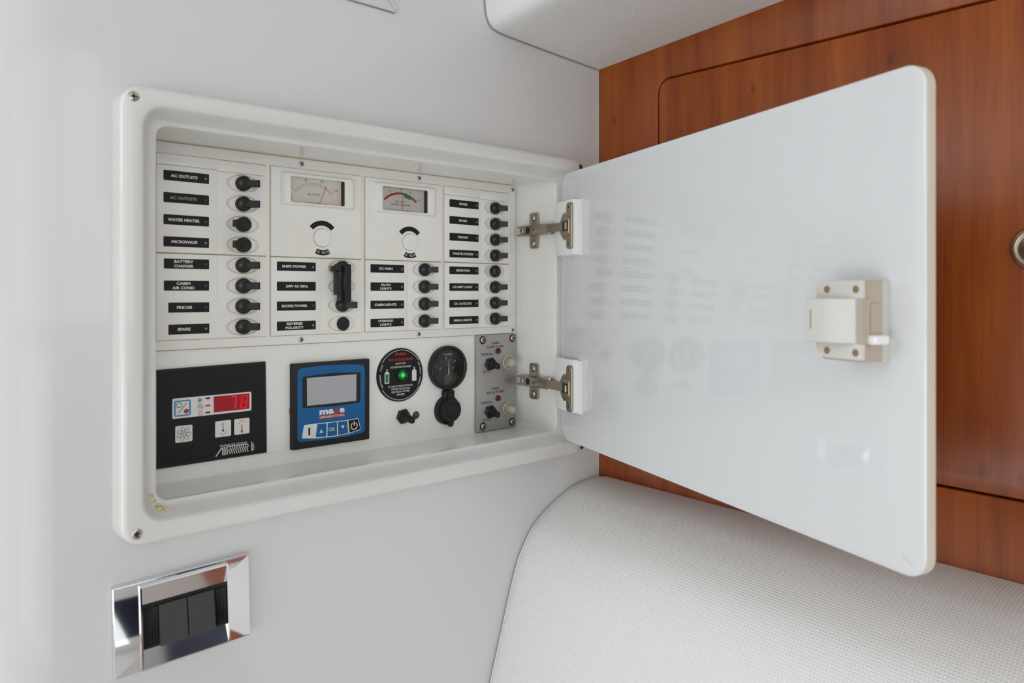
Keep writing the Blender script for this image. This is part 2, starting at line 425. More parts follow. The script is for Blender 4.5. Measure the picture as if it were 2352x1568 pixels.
# headliner soffit: a face, a rounded corner and an underside running along the cherry wall
def soffit_profile():
    return [(480, 900), (480.5, 330), (481.4, 312), (482.6, 301), (485, 293), (488.7, 287.8), (495.5, 284.2), (510.5, 282.0), (560, 279.2), (620, 276.2), (661.8, 274.3)]
def sm(pts, n):
    """catmull-rom through the points"""
    out = []; P = [pts[0]]+list(pts)+[pts[-1]]
    for i in range(1, len(P)-2):
        for k in range(n):
            t = k/n; out.append(tuple(0.5*((2*P[i][j]) + (-P[i-1][j]+P[i+1][j])*t + (2*P[i-1][j]-5*P[i][j]+4*P[i+1][j]-P[i+2][j])*t*t + (-P[i-1][j]+3*P[i][j]-3*P[i+1][j]+P[i+2][j])*t**3) for j in range(len(pts[0]))))
    out.append(tuple(pts[-1])); return out
SP = [soffit_profile()[0]] + sm(soffit_profile()[1:], 5)
def build_soffit():
    b = B(); rows = []
    for y in (603.6, 560, 400, 200, 0, -400, -900, -1600):
        dz = (594-y)*0.047 if y > 0 else 594*0.047
        # the fold softens away from the wall
        rows.append([b.verts.new(MW(u, v+dz, y)) for u, v in SP])
    for a, c in zip(rows, rows[1:]):
        for i in range(len(a)-1): b.faces.new((a[i], a[i+1], c[i+1], c[i]))
    ob('ceiling', b, 'ceil', ang=60, kind='structure', label='textured white headliner soffit above the corner')
build_soffit()
b = B(); tube(b, [MW(u, v-0.5, 602.9) for u, v in SP[1:]], 0.0011, 6); ob('trim_1', b, 'gasket', kind='structure', label='thin grey sealing strip under the headliner')
b = B(); tube(b, [MW(661.2, 274, 603.2), MW(661.2, -300, 603.2)], 0.0007, 6); ob('trim_2', b, 'caulk', kind='structure', label='white sealant bead where the wall meets the cherry veneer')
# rest of the cabin (outside the frame; it bounces light and is mirrored in the chrome)
b = B(); bmesh.ops.create_grid(b, x_segments=1, y_segments=1, size=1)
for v in b.verts: v.co = Vector((-0.87+v.co.x*1.54, -0.05+v.co.y*1.56, 0))
ob('floor', b, 'floor', kind='structure')
b = B(); bmesh.ops.create_grid(b, x_segments=1, y_segments=1, size=1)
for v in b.verts: v.co = Vector((-0.87+v.co.x*1.54, -0.05+v.co.y*1.56, H+0.9))
ob('trim_3', b, 'room', kind='structure', label='main cabin ceiling')
def quad(name, pts, m, **p):
    b = B(); b.faces.new([b.verts.new(Vector(q)) for q in pts]); return ob(name, b, m, **p)
quad('wall_left', [(-2.4, -1.6, 0), (-2.4, 1.5, 0), (-2.4, 1.5, H+0.9), (-2.4, -1.6, H+0.9)], 'room', kind='structure')
quad('wall_back', [(-2.4, -1.6, 0.95), (0.6623, -1.6, 0.95), (0.6623, -1.6, H+0.9), (-2.4, -1.6, H+0.9)], 'room', kind='structure')
quad('baseboard_back', [(-2.4, -1.6, 0), (0.6623, -1.6, 0), (0.6623, -1.6, 0.95), (-2.4, -1.6, 0.95)], 'room', kind='structure')
quad('added_panel_back', [(-0.35, -1.58, 0.25), (0.6623, -1.58, 0.25), (0.6623, -1.58, 1.0), (-0.35, -1.58, 1.0)], 'navy', kind='structure', label='added navy panel behind the camera, unseen except in the chrome')  # added dark panel, placed for the chrome plate's reflection
quad('wall_far', [(-2.4, 1.5, 0), (0.014, 1.5, 0), (0.014, 1.5, H+0.9), (-2.4, 1.5, H+0.9)], 'room', kind='structure')

quad('added_panel_side', [(0.659, -1.58, 0.25), (0.659, -0.55, 0.25), (0.659, -0.55, H+0.2), (0.659, -1.58, H+0.2)], 'navy', kind='structure', label='added navy panel on the side wall behind the camera, unseen except in the chrome')  # added so the lower chrome band mirrors something dark
# cupboard door in the cherry wall
t = thing('cupboard_door', 'flush cherry veneer cupboard door in the wall, partly hidden behind the white cabinet door', 'door', MB(265, 40, 0))
b = B(); slab(b, cup_loop(0), -22, 0, 0.7, MB, 2); ob('door_panel', b, 'wood', t, ang=60)
b = B(); lathe(b, 154, 33, [(17.0, -1), (17.0, 1.0), (16.2, 2.6), (14.6, 3.4), (13.2, 3.2), (12.4, 2.4), (11.6, 2.2), (11.2, 3.4), (10.2, 4.2), (0, 4.4)], MB, 48)
ob('push_button_latch', b, 'nickel', t, label='round satin nickel push-button latch')

# flat cover panel high on the white wall, only its lower right corner in view
t = thing('cover_panel', 'flat white cover panel at the top edge of the photo, above the cabinet', 'panel', MW(220, 400, 604))
b = B(); slab(b, rpoly([(60, 270.6), (369.5, 270.6), (372.6, 275), (366.2, 279.6), (352, 560), (60, 560)], [2, 0.5, 1.5, 0.8, 5, 5], 4), 603.8, 601.0, 1.0, MW); ob('cover_plate', b, 'gelcoat', t)
b = B(); tube(b, [MW(100, 270.2, 603.4), MW(369.4, 270.2, 603.4)], 0.0006, 6); ob('shadow_strip', b, 'gasket', t)  # grey strip stands in for the shadow under the plate edge

# padded backrest cushion
def build_cushion():
    t = thing('backrest_cushion', 'large white embossed vinyl backrest cushion against the cherry wall', 'cushion', MW(570, -600, 200))
    prof = sm([(662.3, -226.5), (640, -226.3), (618, -229.5), (598, -235.9), (570, -249.5), (545, -268.0), (526, -296), (513, -331), (499, -376), (485.5, -420), (470, -480), (458, -550), (452, -630)], 6)
    S = [0]
    for a, c in zip(prof, prof[1:]): S.append(S[-1]+math.dist(a, c))
    nrm = []
    for i in range(len(prof)):
        a = prof[max(0, i-1)]; c = prof[min(len(prof)-1, i+1)]; tx, ty = c[0]-a[0], c[1]-a[1]; L = math.hypot(tx, ty); nrm.append((-ty/L*-1, tx/L*-1))
    rows = [(603.4, 9.0), (603.0, 6.0), (601.5, 3.4), (599, 1.6), (595, 0.5), (589, 0.0)] + [(y, 0) for y in range(570, -500, -30)]
    b = B(); uvl = b.loops.layers.uv.new('surface'); g = []; info = {}
    for y, ins in rows:
        row = []
        for (u, v), (nx, ny), s in zip(prof, nrm, S):
            uu = min(662.3, u - nx*ins*-1) if False else u + (ins if u < 662 else 0)*max(0, -nx) ; vv = v - ins*abs(ny)
            q = b.verts.new(MW(min(uu, 662.0), vv, y)); info[q] = (s/1000, y/1000); row.append(q)
        g.append(row)
    for a, c in zip(g, g[1:]):
        for i in range(len(a)-1):
            f = b.faces.new((a[i], a[i+1], c[i+1], c[i]))
            for lp in f.loops: lp[uvl].uv = info[lp.vert]
    ob('cushion_cover', b, 'vinyl', t, ang=80, merge=False)
    b = B()
    pp = [MW(min(661, u+1.8*max(0, -nx)), v-1.8*abs(ny), 600.2) for (u, v), (nx, ny) in zip(prof, nrm)]
    tube(b, pp, 0.0007, 6); ob('piping', b, 'vinyl', t)
build_cushion()

# ================================================================== THE ELECTRICAL CABINET
cab = thing('electrical_cabinet', 'white moulded electrical cabinet recessed in the wall with its door swung open', 'cabinet', MW(371.6, -18, 604))
def frame_loops():
    o = (125.9, 617.3, -190.4, 154.6); e = (141.5, 601.7, -174.6, 140.6); l = (155.2, 588.0, -163.4, 129.4)
    def rr(q, r, d=0): return rrect(q[0]+d, q[1]-d, q[2]+d, q[3]-d, max(1.5, r-d), 8)
    k = (157.0, 585.9, -167.0, 130.6)
    L = [(rr(o, 17, -1.5), 604.5), (rr(o, 17, -1.0), 602.5), (rr(o, 17, 0), 592), (rr(o, 17, 0.4), 589), (rr(o, 17, 1.3), 586.8), (rr(o, 17, 2.8), 585.4), (rr(o, 17, 4.8), 585.0),
         (rr(e, 17, -2.2), 585.0), (rr(e, 17, -0.9), 585.3), (rr(e, 17, 0.2), 586.0), (rr(e, 17, 1.6), 588.6), (rr(e, 17, 3.6), 593.4), (rr(e, 17, 5.6), 597.6), (rr(e, 17, 7.2), 600.2),
         (rr(l, 9, -3.2), 602.2), (rr(l, 9, -1.2), 602.5), (rr(l, 9, -0.3), 603.3), (rr(l, 9, 0), 605.0), (rr(l, 9, -0.4), 610), (rr(k, 8, 0), 668), (rr(k, 6, 0), 677.5)]
    return L
b = B(); FL = frame_loops(); loft(b, FL[:-4], MW, False, False); ob('frame', b, 'frame', cab, ang=50)
b = B(); loft(b, FL[-5:], MW, False, True); ob('recess_inside', b, 'frame_lit', cab, ang=50)
for u, v, rt in ((134.9, 144.2, 5), (137.2, -180.0, 10), (610.0, 145.0, 30), (612.0, -181.5, 15)):
    screw(cab, u, v, 585.0, MW, 3.9, 0.7, 'steel', -1, rt)
# dried glue in the lower left corner of the rim
b = B(); rg = random.Random(3)
for k in range(44):
    f = k/43; u = 150.0 + 9.5*max(0, f-0.3)*1.4 + rg.uniform(-1.2, 1.2); v = -157.0 - 12*min(1, f*1.35) + rg.uniform(-1.4, 1.4); r = rg.uniform(1.2, 2.9)
    dd = min(u-141.5, v+174.6); tb = [(0, 585.5), (0.2, 586), (1.6, 588.6), (3.6, 593.4), (5.6, 597.6), (7.2, 600.2), (10.5, 602.2), (13, 602.5), (30, 602.8)]
    y0 = next(p[1]+(q[1]-p[1])*(dd-p[0])/(q[0]-p[0]) for p, q in zip(tb, tb[1:]) if q[0] >= dd)
    lathe(b, u, v, [(r, y0+1.0), (r*0.9, y0-0.2), (r*0.5, y0-0.7), (0, y0-0.8)], MW, 9)
ob('glue_residue', b, 'glue', cab, label='tan dried glue residue in the lower left corner')

# door -----------------------------------------------------------
def build_door():
    out = rrect(0, 454.5, -170.8, 135.6, 14, 8)
    b = B()
    slab(b, out, -8.5, 0, 1.4, MD, 3)
    d = ob('door', b, 'door', cab, ang=50, label='open glossy white cabinet door')
    d.data.materials.append(M['door_edge'])
    for p in d.data.polygons:
        n = p.normal
        if abs(n.x*DN.x+n.y*DN.y) < 0.5: p.material_index = 1
    # hinge blocks
    for v0, v1 in ((41, 102.5), (-134.5, -76)):
        b = B(); slab(b, rrect(-1, 47.5, v0-1.0, v1-0.6, 0.8, 2), -0.2, 2.0, 0.4, MD, 1); slab(b, rrect(0, 42, v0, v1, 0.8, 2), 1.9, 8.0, 0.7, MD, 2)
        ob('hinge_block', b, 'block', d)
    # push latch
    b = B(); slab(b, rrect(401, 431, -43.5, 6.8, 1.0, 2), -0.2, 8, 0.6, MD, 1); ob('latch_spacer', b, 'ivory', d, label='pale grey spacer under the latch')
    b = B(); slab(b, rrect(401, 432, -42.8, 6.8, 1.5, 3), 7.8, 24.2, 0.4, MD, 1)
    slab(b, rrect(424.5, 433.2, -35.0, -7.0, 1, 2), 10, 19.0, 0.4, MD, 1)
    ob('latch_housing', b, 'ivory_dk', d, label='aged beige latch housing side')
    b = B(); slab(b, rpoly([(405, -41.6), (433, -41.6), (433, 6.8), (405, 6.8), (398.6, 3), (398.6, -37)], [4, 1, 1, 5, 4, 4], 3), 24.0, 27.0, 0.8, MD, 2)
    ob('latch_flange', b, 'ivory', d)
    b = B(); slab(b, rrect(429.6, 433.15, -32, -4.0, 0.3, 1), 20, 27.15, 0.2, MD, 1); ob('latch_slot_edge', b, 'ivory_dk', d)
    b = B(); prof = [(398, 26.5), (398, 35.2), (399.5, 36.6), (413.5, 36.6), (417, 35.6), (428.2, 29.2), (429.4, 28), (429.4, 26.5)]
    extrude_w(b, prof[::-1], -31.6, -4.2, MD, 0.8); ob('latch_cover', b, 'ivory', d, ang=30)
    b = B(); slab(b, rrect(402.8, 404.0, -23.5, -11.0, 0.5, 2), 36.4, 36.75, 0.1, MD, 1); ob('latch_mark', b, 'gasket', d)
    b = B(); slab(b, rrect(429.8, 438.5, -32.0, -26.3, 1.6, 4), 10.5, 21.5, 1.5, MD, 3); ob('latch_tongue', b, 'tongue', d, label='bright white latch tongue')
    for s, v in ((407.5, 1.3), (429.0, 1.3), (407.5, -37.0), (428.8, -37.0)):
        b = B(); lathe(b, s, v, [(2.3, 26.8), (2.3, 27.15), (1.9, 27.25), (0, 27.25)], MD, 20); ob('rivet', b, 'brass', d)
    ink(d, 'stripe', lambda bm: ribbon(bm, SCUFF, 0.9, 0.06, MD), 'scuff_mark')
    return d
SCUFF = [(439.7, -158.5), (441.1, -160.4), (443.7, -161.9), (446.0, -163.6)]
door = build_door()

# hinges ---------------------------------------------------------
def build_hinge(vc, label):
    hg = put('hinge', None, MS(625, vc, 0), cab); hg.empty_display_size = 0.01; hg['label'] = label
    def S(name, bm, m, **k): return ob(name, bm, m, hg, **k)
    # cross-shaped mounting plate on the recess side
    cr = rpoly([(645.5, vc-21.5), (645.5, vc-6), (650, vc-5), (650, vc+5), (645.5, vc+6), (645.5, vc+21.5), (631, vc+21.5), (631, vc+6.5), (626, vc+5), (626, vc-5), (631, vc-6.5), (631, vc-21.5)], [3, 3, 1, 1, 3, 3, 3, 3, 1, 1, 3, 3], 4)[::-1]
    b = B(); slab(b, cr, 0, 2.2, 0.9, MS, 2); S('mounting_plate', b, 'nickel')
    for dv in (15.2, -15.2):
        screw_at = (638.6, vc+dv)
        b = B(); lathe(b, *screw_at, [(4.0, 2.0), (4.0, 2.8), (3.3, 3.7), (1.8, 4.3), (0, 4.4)], MS, 24); S('screw', b, 'steel')
        cross_mark(S, *screw_at, 4.35, 2.0)
    # hinge arm: a channel raised from the plate, forked at the back end
    fork = rpoly([(660.5, vc+5.9), (604.5, vc+5.9), (604.5, vc-5.9), (660.5, vc-5.9), (660.5, vc-3.3), (653.5, vc-3.3), (653.5, vc+3.3), (660.5, vc+3.3)], [1.2, .8, .8, 1.2, 1, 2.5, 2.5, 1], 4)
    b = B(); slab(b, fork, 1.0, 9.4, 0.8, MS, 2); S('hinge_arm', b, 'nickel')
    b = B(); lathe(b, 651.8, vc, [(3.4, 7.5), (3.4, 9.4), (2.8, 10.1), (0, 10.3)], MS, 24); S('screw', b, 'steel'); cross_mark(S, 651.8, vc, 10.25, 1.9)
    b = B(); slab(b, rrect(637.3, 643.7, vc-3.9, vc+3.9, 2.4, 5), 9.2, 9.55, 0.05, MS, 1); S('slot', b, 'recess', label='black oval slot')
    b = B(); lathe(b, 628.6, vc, [(3.0, 9.2), (3.0, 9.9), (2.4, 10.2), (0, 10.2)], MS, 24); S('screw', b, 'steel'); cross_mark(S, 628.6, vc, 10.3, 1.9)
    # pin and link arm reaching to the cup
    b = B(); tube(b, [MS(604.5, vc-7.2, 7.0), MS(604.5, vc+7.2, 7.0)], 0.0014, 12); S('pin', b, 'steel')
    A = MS(604.5, vc, 10.0); Z = MD(33, vc, 11.5); A2 = MS(604.5, vc, 4.5); Z2 = MD(33, vc, 6.5)
    b = B(); vv = []
    n_ = (Z-A); n_.z = 0; n_.normalize()
    for P, Q in ((A - n_*0.004, A2 - n_*0.004), (A + n_*0.0, A2+n_*0), (Z, Z2)):
        vv.append([b.verts.new(P+Vector((0, 0, s*0.0047))) for s in (-1, 1)] + [b.verts.new(Q+Vector((0, 0, s*0.0047))) for s in (1, -1)])
    for a, c in zip(vv, vv[1:]):
        for i in range(4): b.faces.new((a[i], a[(i+1) % 4], c[(i+1) % 4], c[i]))
    b.faces.new(vv[0][::-1]); b.faces.new(vv[-1])
    bmesh.ops.bevel(b, geom=b.edges[:], offset=0.0006, segments=2, affect='EDGES'); S('link_arm', b, 'nickel')
    # cup flange on the door block: straight bar with a half-round bulge
    o = [(42.5, vc-25.8), (42.5, vc+25.8), (30.5, vc+25.8), (30.5, vc+13.5)]
    bul = [(31+15.5*math.cos(R(a)), vc+16.5*math.sin(R(a))) for a in range(112, 249, 8)]
    o2 = o + bul + [(30.5, vc-13.5), (30.5, vc-25.8)]
    rad = [3, 3, 4, 1.5] + [0]*len(bul) + [1.5, 4]
    b = B(); slab(b, rpoly(o2, rad, 4), 7.9, 10.6, 0.7, MD, 2); S('cup_flange', b, 'nickel')
    # drawn cup rim, dark well, cup bridge
    b = B(); slab(b, rrect(22.0, 39.0, vc-10.8, vc+10.8, 4.5, 5), 10.5, 12.2, 0.9, MD, 2); S('cup_rim', b, 'nickel')
    b = B(); slab(b, rrect(25.0, 38.0, vc-5.6, vc+5.6, 1.5, 3), 12.1, 12.35, 0.05, MD, 1); S('cup_well', b, 'nickel_dk')
    b = B(); slab(b, rrect(33.0, 36.6, vc-4.2, vc+4.2, 0.6, 2), 12.2, 14.5, 0.5, MD, 1); S('cup_bridge', b, 'nickel')
    for dv in (20.3, -20.3):
        b = B(); lathe(b, 36.6, vc+dv, [(3.3, 10.5), (3.1, 10.9), (2.4, 11.0), (1.2, 10.7), (0, 10.7)], MD, 20); S('screw', b, 'nickel')
        b = B(); c = [(36.6+x, vc+dv+y) for x, y in ((1.1, .3), (.3, .3), (.3, 1.1), (-.3, 1.1), (-.3, .3), (-1.1, .3), (-1.1, -.3), (-.3, -.3), (-.3, -1.1), (.3, -1.1), (.3, -.3), (1.1, -.3))]
        loft(b, [(c, 10.6), (c, 11.0)], MD, True, True); S('cross_recess', b, 'recess')
    return hg
def cross_mark(S, u, v, o, r):
    wq = r*0.28; c = [(r, wq), (wq, wq), (wq, r), (-wq, r), (-wq, wq), (-r, wq), (-r, -wq), (-wq, -wq), (-wq, -r), (wq, -r), (wq, -wq), (r, -wq)]
    c = [(u+x, v+y) for x, y in c]; b = B(); loft(b, [(c, o-0.4), (c, o)], MS, True, True); S('cross_recess', b, 'recess')
build_hinge(73.0, 'upper nickel concealed hinge')
build_hinge(-108.0, 'lower nickel concealed hinge')

# ================================================================== BACKBOARD AND BREAKER FACEPLATE
b = B(); slab(b, rrect(157.5, 585.6, -167.4, 131.4, 0.8, 2), 676.5, 672, 0.3, MW, 1); t = ob('backboard', b, 'board', cab)
b = B(); slab(b, rrect(262, 300, -154.6, -67.4, 0.3, 1), 672.1, 671.4, 0.2, MW, 1); ob('filler_strip', b, 'board', t)
b = B(); flat(b, [(268, -155.2), (300, -153.9), (300, -153.5), (268, -154.8)], 671.9, MW); ob('grime_line', b, 'grime', t)
b = B(); slab(b, rrect(160, 580.6, -51.3, 130.8, 1.2, 3), 673, 669, 0.7, MW, 2); face = ob('faceplate', b, 'plastic', cab)
for u, v, rt in ((303.9, 125.0, 30), (440.9, 125.0, 40), (577.2, 124.7, 10), (303.4, -47.3, 25), (440.3, -47.2, 30), (577.4, -47.4, 50)):
    screw(face, u, v, 669.0, MW, 2.6, 1.1, 'steel', -1, rt)
b = B(); flat(b, [(160, 129.7), (580, 129.9), (580, 130.6), (160, 130.6)], 668.9, MW); ob('grime_line', b, 'grime', face)
b = B(); flat(b, [(160, -52.0), (520, -52.0), (520, -51.3), (160, -51.3)], 671.8, MW); ob('grime_line', b, 'grime', face)

# ---- breaker switch prototype pieces (built once at the origin of the wall map)
def switch_proto():
    b = B(); lathe(b, 0, 0, [(6.9, 1.6), (6.9, -2.6), (6.5, -3.6), (5.6, -4.2), (0, -4.35)], MW, 36)
    me_d, c_d = finish_mesh('switch_body', b, 'black')
    def lever(sg):
        p = [(-3.2*sg, -2.0), (2.0*sg, -4.8), (10.6*sg, -9.8), (12.2*sg, -9.6), (12.6*sg, -8.2), (4.0*sg, -1.6), (0, 0)]
        if sg > 0: p = p[::-1]
        b = B(); extrude_w(b, p, -3.25, 3.25, MW, 0.35); return finish_mesh('lever', b, 'black', 30)
    def socket(sg):
        b = B(); slab(b, rrect(-1.5 if sg > 0 else -6.3, 6.3 if sg > 0 else 1.5, -3.6, 3.6, 0.5, 2), -3.4, -4.75, 0.2, MW, 1)
        return finish_mesh('lever_slot', b, 'blacksoft')
    b = B(); letter(b, 'ON', -3.6, 0, 2.1, 1.3, -4.5, MW, 0, rot=90); ribbon(b, [(-6.0, 0), (-4.9, 0)], 0.25, -4.5, MW); on = finish_mesh('marking', b, 'grey_ink', merge=False)
    b = B(); ribbon(b, circ(0.9, 0, 0.75, 14), 0.22, -4.5, MW, True)
    for k in range(4): ribbon(b, [(-3.4+k*0.0, -1.8+k*1.2), (-3.4, -1.2+k*1.2)], 0.5, -4.5, MW)
    off = finish_mesh('marking', b, 'grey_ink', merge=False)
    return dict(body=(me_d, c_d), on=(lever(1), socket(1), on), off=(lever(-1), socket(-1), off))
SW = switch_proto(); W0 = MW(0, 0, 0)
def switch(parent, u, v, on=True, y=667.6):
    off = MW(u, v, y) - W0
    s = put('breaker_switch', SW['body'][0], SW['body'][1]+off, parent, label='black rocker breaker, lever to the right' if on else 'black rocker breaker, lever to the left')
    for (me, c), nm in zip(SW['on' if on else 'off'], ('lever', 'lever_slot', 'marking')): put(nm, me, c+off, s)
    return s
def dish_cell(b, u0, u1, v0, v1, cu, cv, y, n=12):
    """flat cell of the right-hand strip with an oval finger dish pressed into it"""
    rect = [(u0+(u1-u0)*k/n, v0) for k in range(n)] + [(u1, v0+(v1-v0)*k/n) for k in range(n)] + [(u1-(u1-u0)*k/n, v1) for k in range(n)] + [(u0, v1-(v1-v0)*k/n) for k in range(n)]
    def el(a, h):
        out = []
        for x, z in rect:
            an = math.atan2((z-cv)/h, (x-cu)/a); out.append((cu+a*math.cos(an), cv+h*math.sin(an)))
        return out
    loft(b, [(rect, y), (el(15.5, 7.9), y)], MW, False, False)
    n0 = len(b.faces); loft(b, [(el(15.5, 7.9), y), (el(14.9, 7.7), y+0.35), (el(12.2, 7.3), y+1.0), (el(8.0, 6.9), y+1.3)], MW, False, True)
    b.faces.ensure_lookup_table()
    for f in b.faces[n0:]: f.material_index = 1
CA, CB = 99.9, 18.95       # switch rows
LA, LB = 100.9, 19.17      # label rows
def row_sw(k): return CA - CB*k
def row_lb(k): return LA - LB*k
def module_shell(root, u0, wl, wr, v0, v1, rows=None, strip=False, cu=None, top=None):
    """left label half slightly prouder than the right switch half; grime in the seams round it"""
    u1 = u0+wl+wr; vt = top if strip else v1
    b = B()
    for q in ([(u0-0.7, v0-0.3), (u0, v0-0.3), (u0, v1+0.3), (u0-0.7, v1+0.3)], [(u0, v1), (u1, v1), (u1, v1+0.5), (u0, v1+0.5)], [(u0, v0-0.4), (u1, v0-0.4), (u1, v0), (u0, v0)]): flat(b, q, 668.9, MW)
    ob('grime_line', b, 'grime', root, merge=False)
    b = B(); slab(b, rrect(u0, u0+wl, v0+0.15, vt-0.15, 0.4, 1), 669.1, 667.4, 0.35, MW, 2); ob('label_panel', b, 'plastic', root)
    b = B(); vs0 = v0+0.15; vs1 = vt-0.15-(1.0 if strip else 0.4)
    if rows:
        N = len(rows); ys = [vs1] + [(rows[k]+rows[k+1])/2 for k in range(N-1)] + [vs0]
        for k, cv in enumerate(rows): dish_cell(b, u0+wl, u1, ys[k+1], ys[k], cu, cv, 668.0)
        # skirt
        for p, q in (((u0+wl, vs0), (u1, vs0)), ((u1, vs0), (u1, vs1)), ((u1, vs1), (u0+wl, vs1))):
            b.faces.new([b.verts.new(MW(p[0], p[1], 668.01)), b.verts.new(MW(q[0], q[1], 668.01)), b.verts.new(MW(q[0], q[1], 669.0)), b.verts.new(MW(p[0], p[1], 669.0))])
    else: slab(b, rrect(u0+wl, u1, vs0, vs1, 0.4, 1), 669.1, 668.0, 0.3, MW, 2)
    sp_ = ob('switch_panel' if rows else 'blank_panel', b, 'plastic', root, ang=25)
    sp_.data.materials.append(M['aged'])  # beige for both dirt and painted shade in the finger dishes
    if strip:
        b = B(); slab(b, rrect(u0, u0+wl, vt+0.25, v1, 0.6, 2), 669.1, 667.4, 0.35, MW, 2); slab(b, rrect(u0+wl, u1, vt-0.75, v1-0.6, 0.6, 2), 669.1, 668.1, 0.3, MW, 2)
        ob('header_strip', b, 'plastic', root)
        b = B(); ribbon(b, arc(u0+15, v1-10, 6.5, 170, 35, 12), 0.3, 667.33, MW); ribbon(b, [(u0+12, v1-5.5), (u0+19, v1-6.2)], 0.3, 667.33, MW); ob('emboss_shade_line', b, 'stripe', root)
        b = B(); flat(b, [(u0, vt-0.15), (u0+wl, vt-0.15), (u0+wl, vt+0.3), (u0, vt+0.3)], 668.2, MW); flat(b, [(u0+wl, vt-1.2), (u1, vt-1.2), (u1, vt-0.7), (u0+wl, vt-0.7)], 668.6, MW); ob('grime_line', b, 'grime', root)
def name_plate(root, u0, u1, vc, text, ind, ht=8.75, tu=None, r=0.7, tw=None, faint=False):
    b = B(); slab(b, rrect(u0, u1, vc-ht/2, vc+ht/2, r, 3), 667.5, 667.05, 0.15, MW, 1); p = ob('name_plate', b, 'label', root)
    lines = text.split('|'); tu = tu if tu is not None else (u0+u1)/2-2.3
    def f(bm):
        if len(lines) == 1:
            letter(bm, lines[0], tu, vc, tw or min(u1-u0-11, 2.32*len(lines[0])), 2.6, 667.0, MW, 0.034)
        else:
            for s, dz in zip(lines, (1.95, -1.95)): letter(bm, s, tu, vc+dz, 2.3*len(s), 2.5, 667.0, MW, 0.034)
    ink(p, 'grey_ink' if faint else 'white_ink', f)
    if ind:
        b = B(); lathe(b, u1-2.9, vc-0.1, [(1.2, 667.1), (1.2, 666.85), (0.9, 666.7), (0, 666.65)], MW, 16); ob('indicator_light', b, ind, p)
    return p
def breaker_module(u0, cu, lu, rows, names, label, on, strip):
    upper = rows[0] == 0
    v1 = 119.6 if upper else 32.9; v0 = 33.7 if upper else -42.6
    root = thing('breaker_module', label, 'switch module', MW(u0+48, (v0+v1)/2, 668), 'breaker modules in the faceplate')
    module_shell(root, u0, 51, 45.5, v0, v1, [row_sw(k) for k in rows], strip, cu, 110.0)
    for k, (nm, ind, opt) in zip(rows, names): name_plate(root, *(opt.get('x') or lu), row_lb(k), nm, ind, tu=opt.get('tu'), r=opt.get('r', 0.7), tw=opt.get('tw'), faint=opt.get('faint', False))
    for k, s in zip(rows, on):
        if s is not None: switch(root, cu, row_sw(k), s)
    return root
breaker_module(171.8, 246.2, (177.3, 215.4), [0, 1, 2, 3], [('AC OUTLETS', 'ind_off', dict(tu=194.3, tw=22.4)), ('AC OUTLETS', 'ind_dim', dict(tu=193.5, tw=22.4, faint=True)), ('WATER HEATER', 'ind_dim', dict(tu=194.0, tw=26.6)), ('MICROWAVE', 'ind_off', dict(tu=194.5, tw=21.5))],
    'four-breaker module at the upper left, its name plates running from two AC OUTLETS to MICROWAVE', [True, True, False, False], True)
breaker_module(171.8, 246.2, (177.6, 215.5), [4, 5, 6, 7], [('BATTERY|CHARGER', 'ind_dim', dict(tu=194.0)), ('CABIN|AIR COND', 'ind_dim', dict(tu=193.6)), ('FRIDGE', 'ind_dim', dict(x=(181.2, 215.6), tu=194.5, tw=12.6, r=0.1)), ('SPARE', 'ind_off', dict(x=(181.3, 215.7), tu=194.1, tw=10.8, r=0.1))],
    'four-breaker module at the lower left, name plates from BATTERY CHARGER down to SPARE', [True]*4, False)
m2 = breaker_module(272.6, 346.9, (278.3, 318.0), [4, 5, 6, 7], [('SHIPS POWER', 'ind_off', dict(tu=295.6, tw=24.5)), ('240V AC 50Hz', None, dict(tu=298.4, tw=22.6)), ('SHORE POWER', 'ind_dim', dict(tu=296.0, tw=26.2)), ('REVERSE|POLARITY', 'ind_off', dict(tu=296.0))],
    'module below the red-needled AC voltmeter, with SHIPS POWER and SHORE POWER switches', [False, None, True, None], False)
breaker_module(373.6, 447.1, (379.4, 420.4), [4, 5, 6, 7], [('DC MAIN', 'ind_red', dict(tu=397.6, tw=16.4)), ('SALON|LIGHTS', 'ind_red', dict(tu=397.6)), ('CABIN LIGHTS', 'ind_red', dict(tu=397.3, tw=26.6)), ('OVERHEAD|LIGHTS', 'ind_red', dict(tu=397.6))],
    'four-breaker module under the battery monitor, name plates from DC MAIN to OVERHEAD LIGHTS', [True]*4, False)
breaker_module(474.6, 548.5, (481.1, 523.1), [0, 1, 2, 3], [('SPARE', 'ind_red', dict(tu=500.5, tw=11.6)), ('SPARE', 'ind_red', dict(tu=500.0, tw=11.6)), ('FRIDGE', 'ind_red', dict(tu=500.0, tw=14.2)), ('WASTE SYSTEM', 'ind_red', dict(tu=500.0, tw=29.8))],
    'four-breaker module at the upper right, name plates SPARE, SPARE, FRIDGE and WASTE SYSTEM', [True]*4, True)
breaker_module(474.6, 548.2, (480.9, 523.0), [4, 5, 6, 7], [('HEAD FAN', 'ind_off', dict(tu=500.0, tw=20.0)), ('CLOSET LIGHT', 'ind_red', dict(tu=499.8, tw=28.4)), ('DC OUTLETS', 'ind_red', dict(tu=500.0, tw=24.8)), ('HEAD LIGHTS', 'ind_red', dict(tu=500.0, tw=26.2))],
    'four-breaker module at the lower right, name plates from HEAD FAN to HEAD LIGHTS', [False, True, True, True], False)
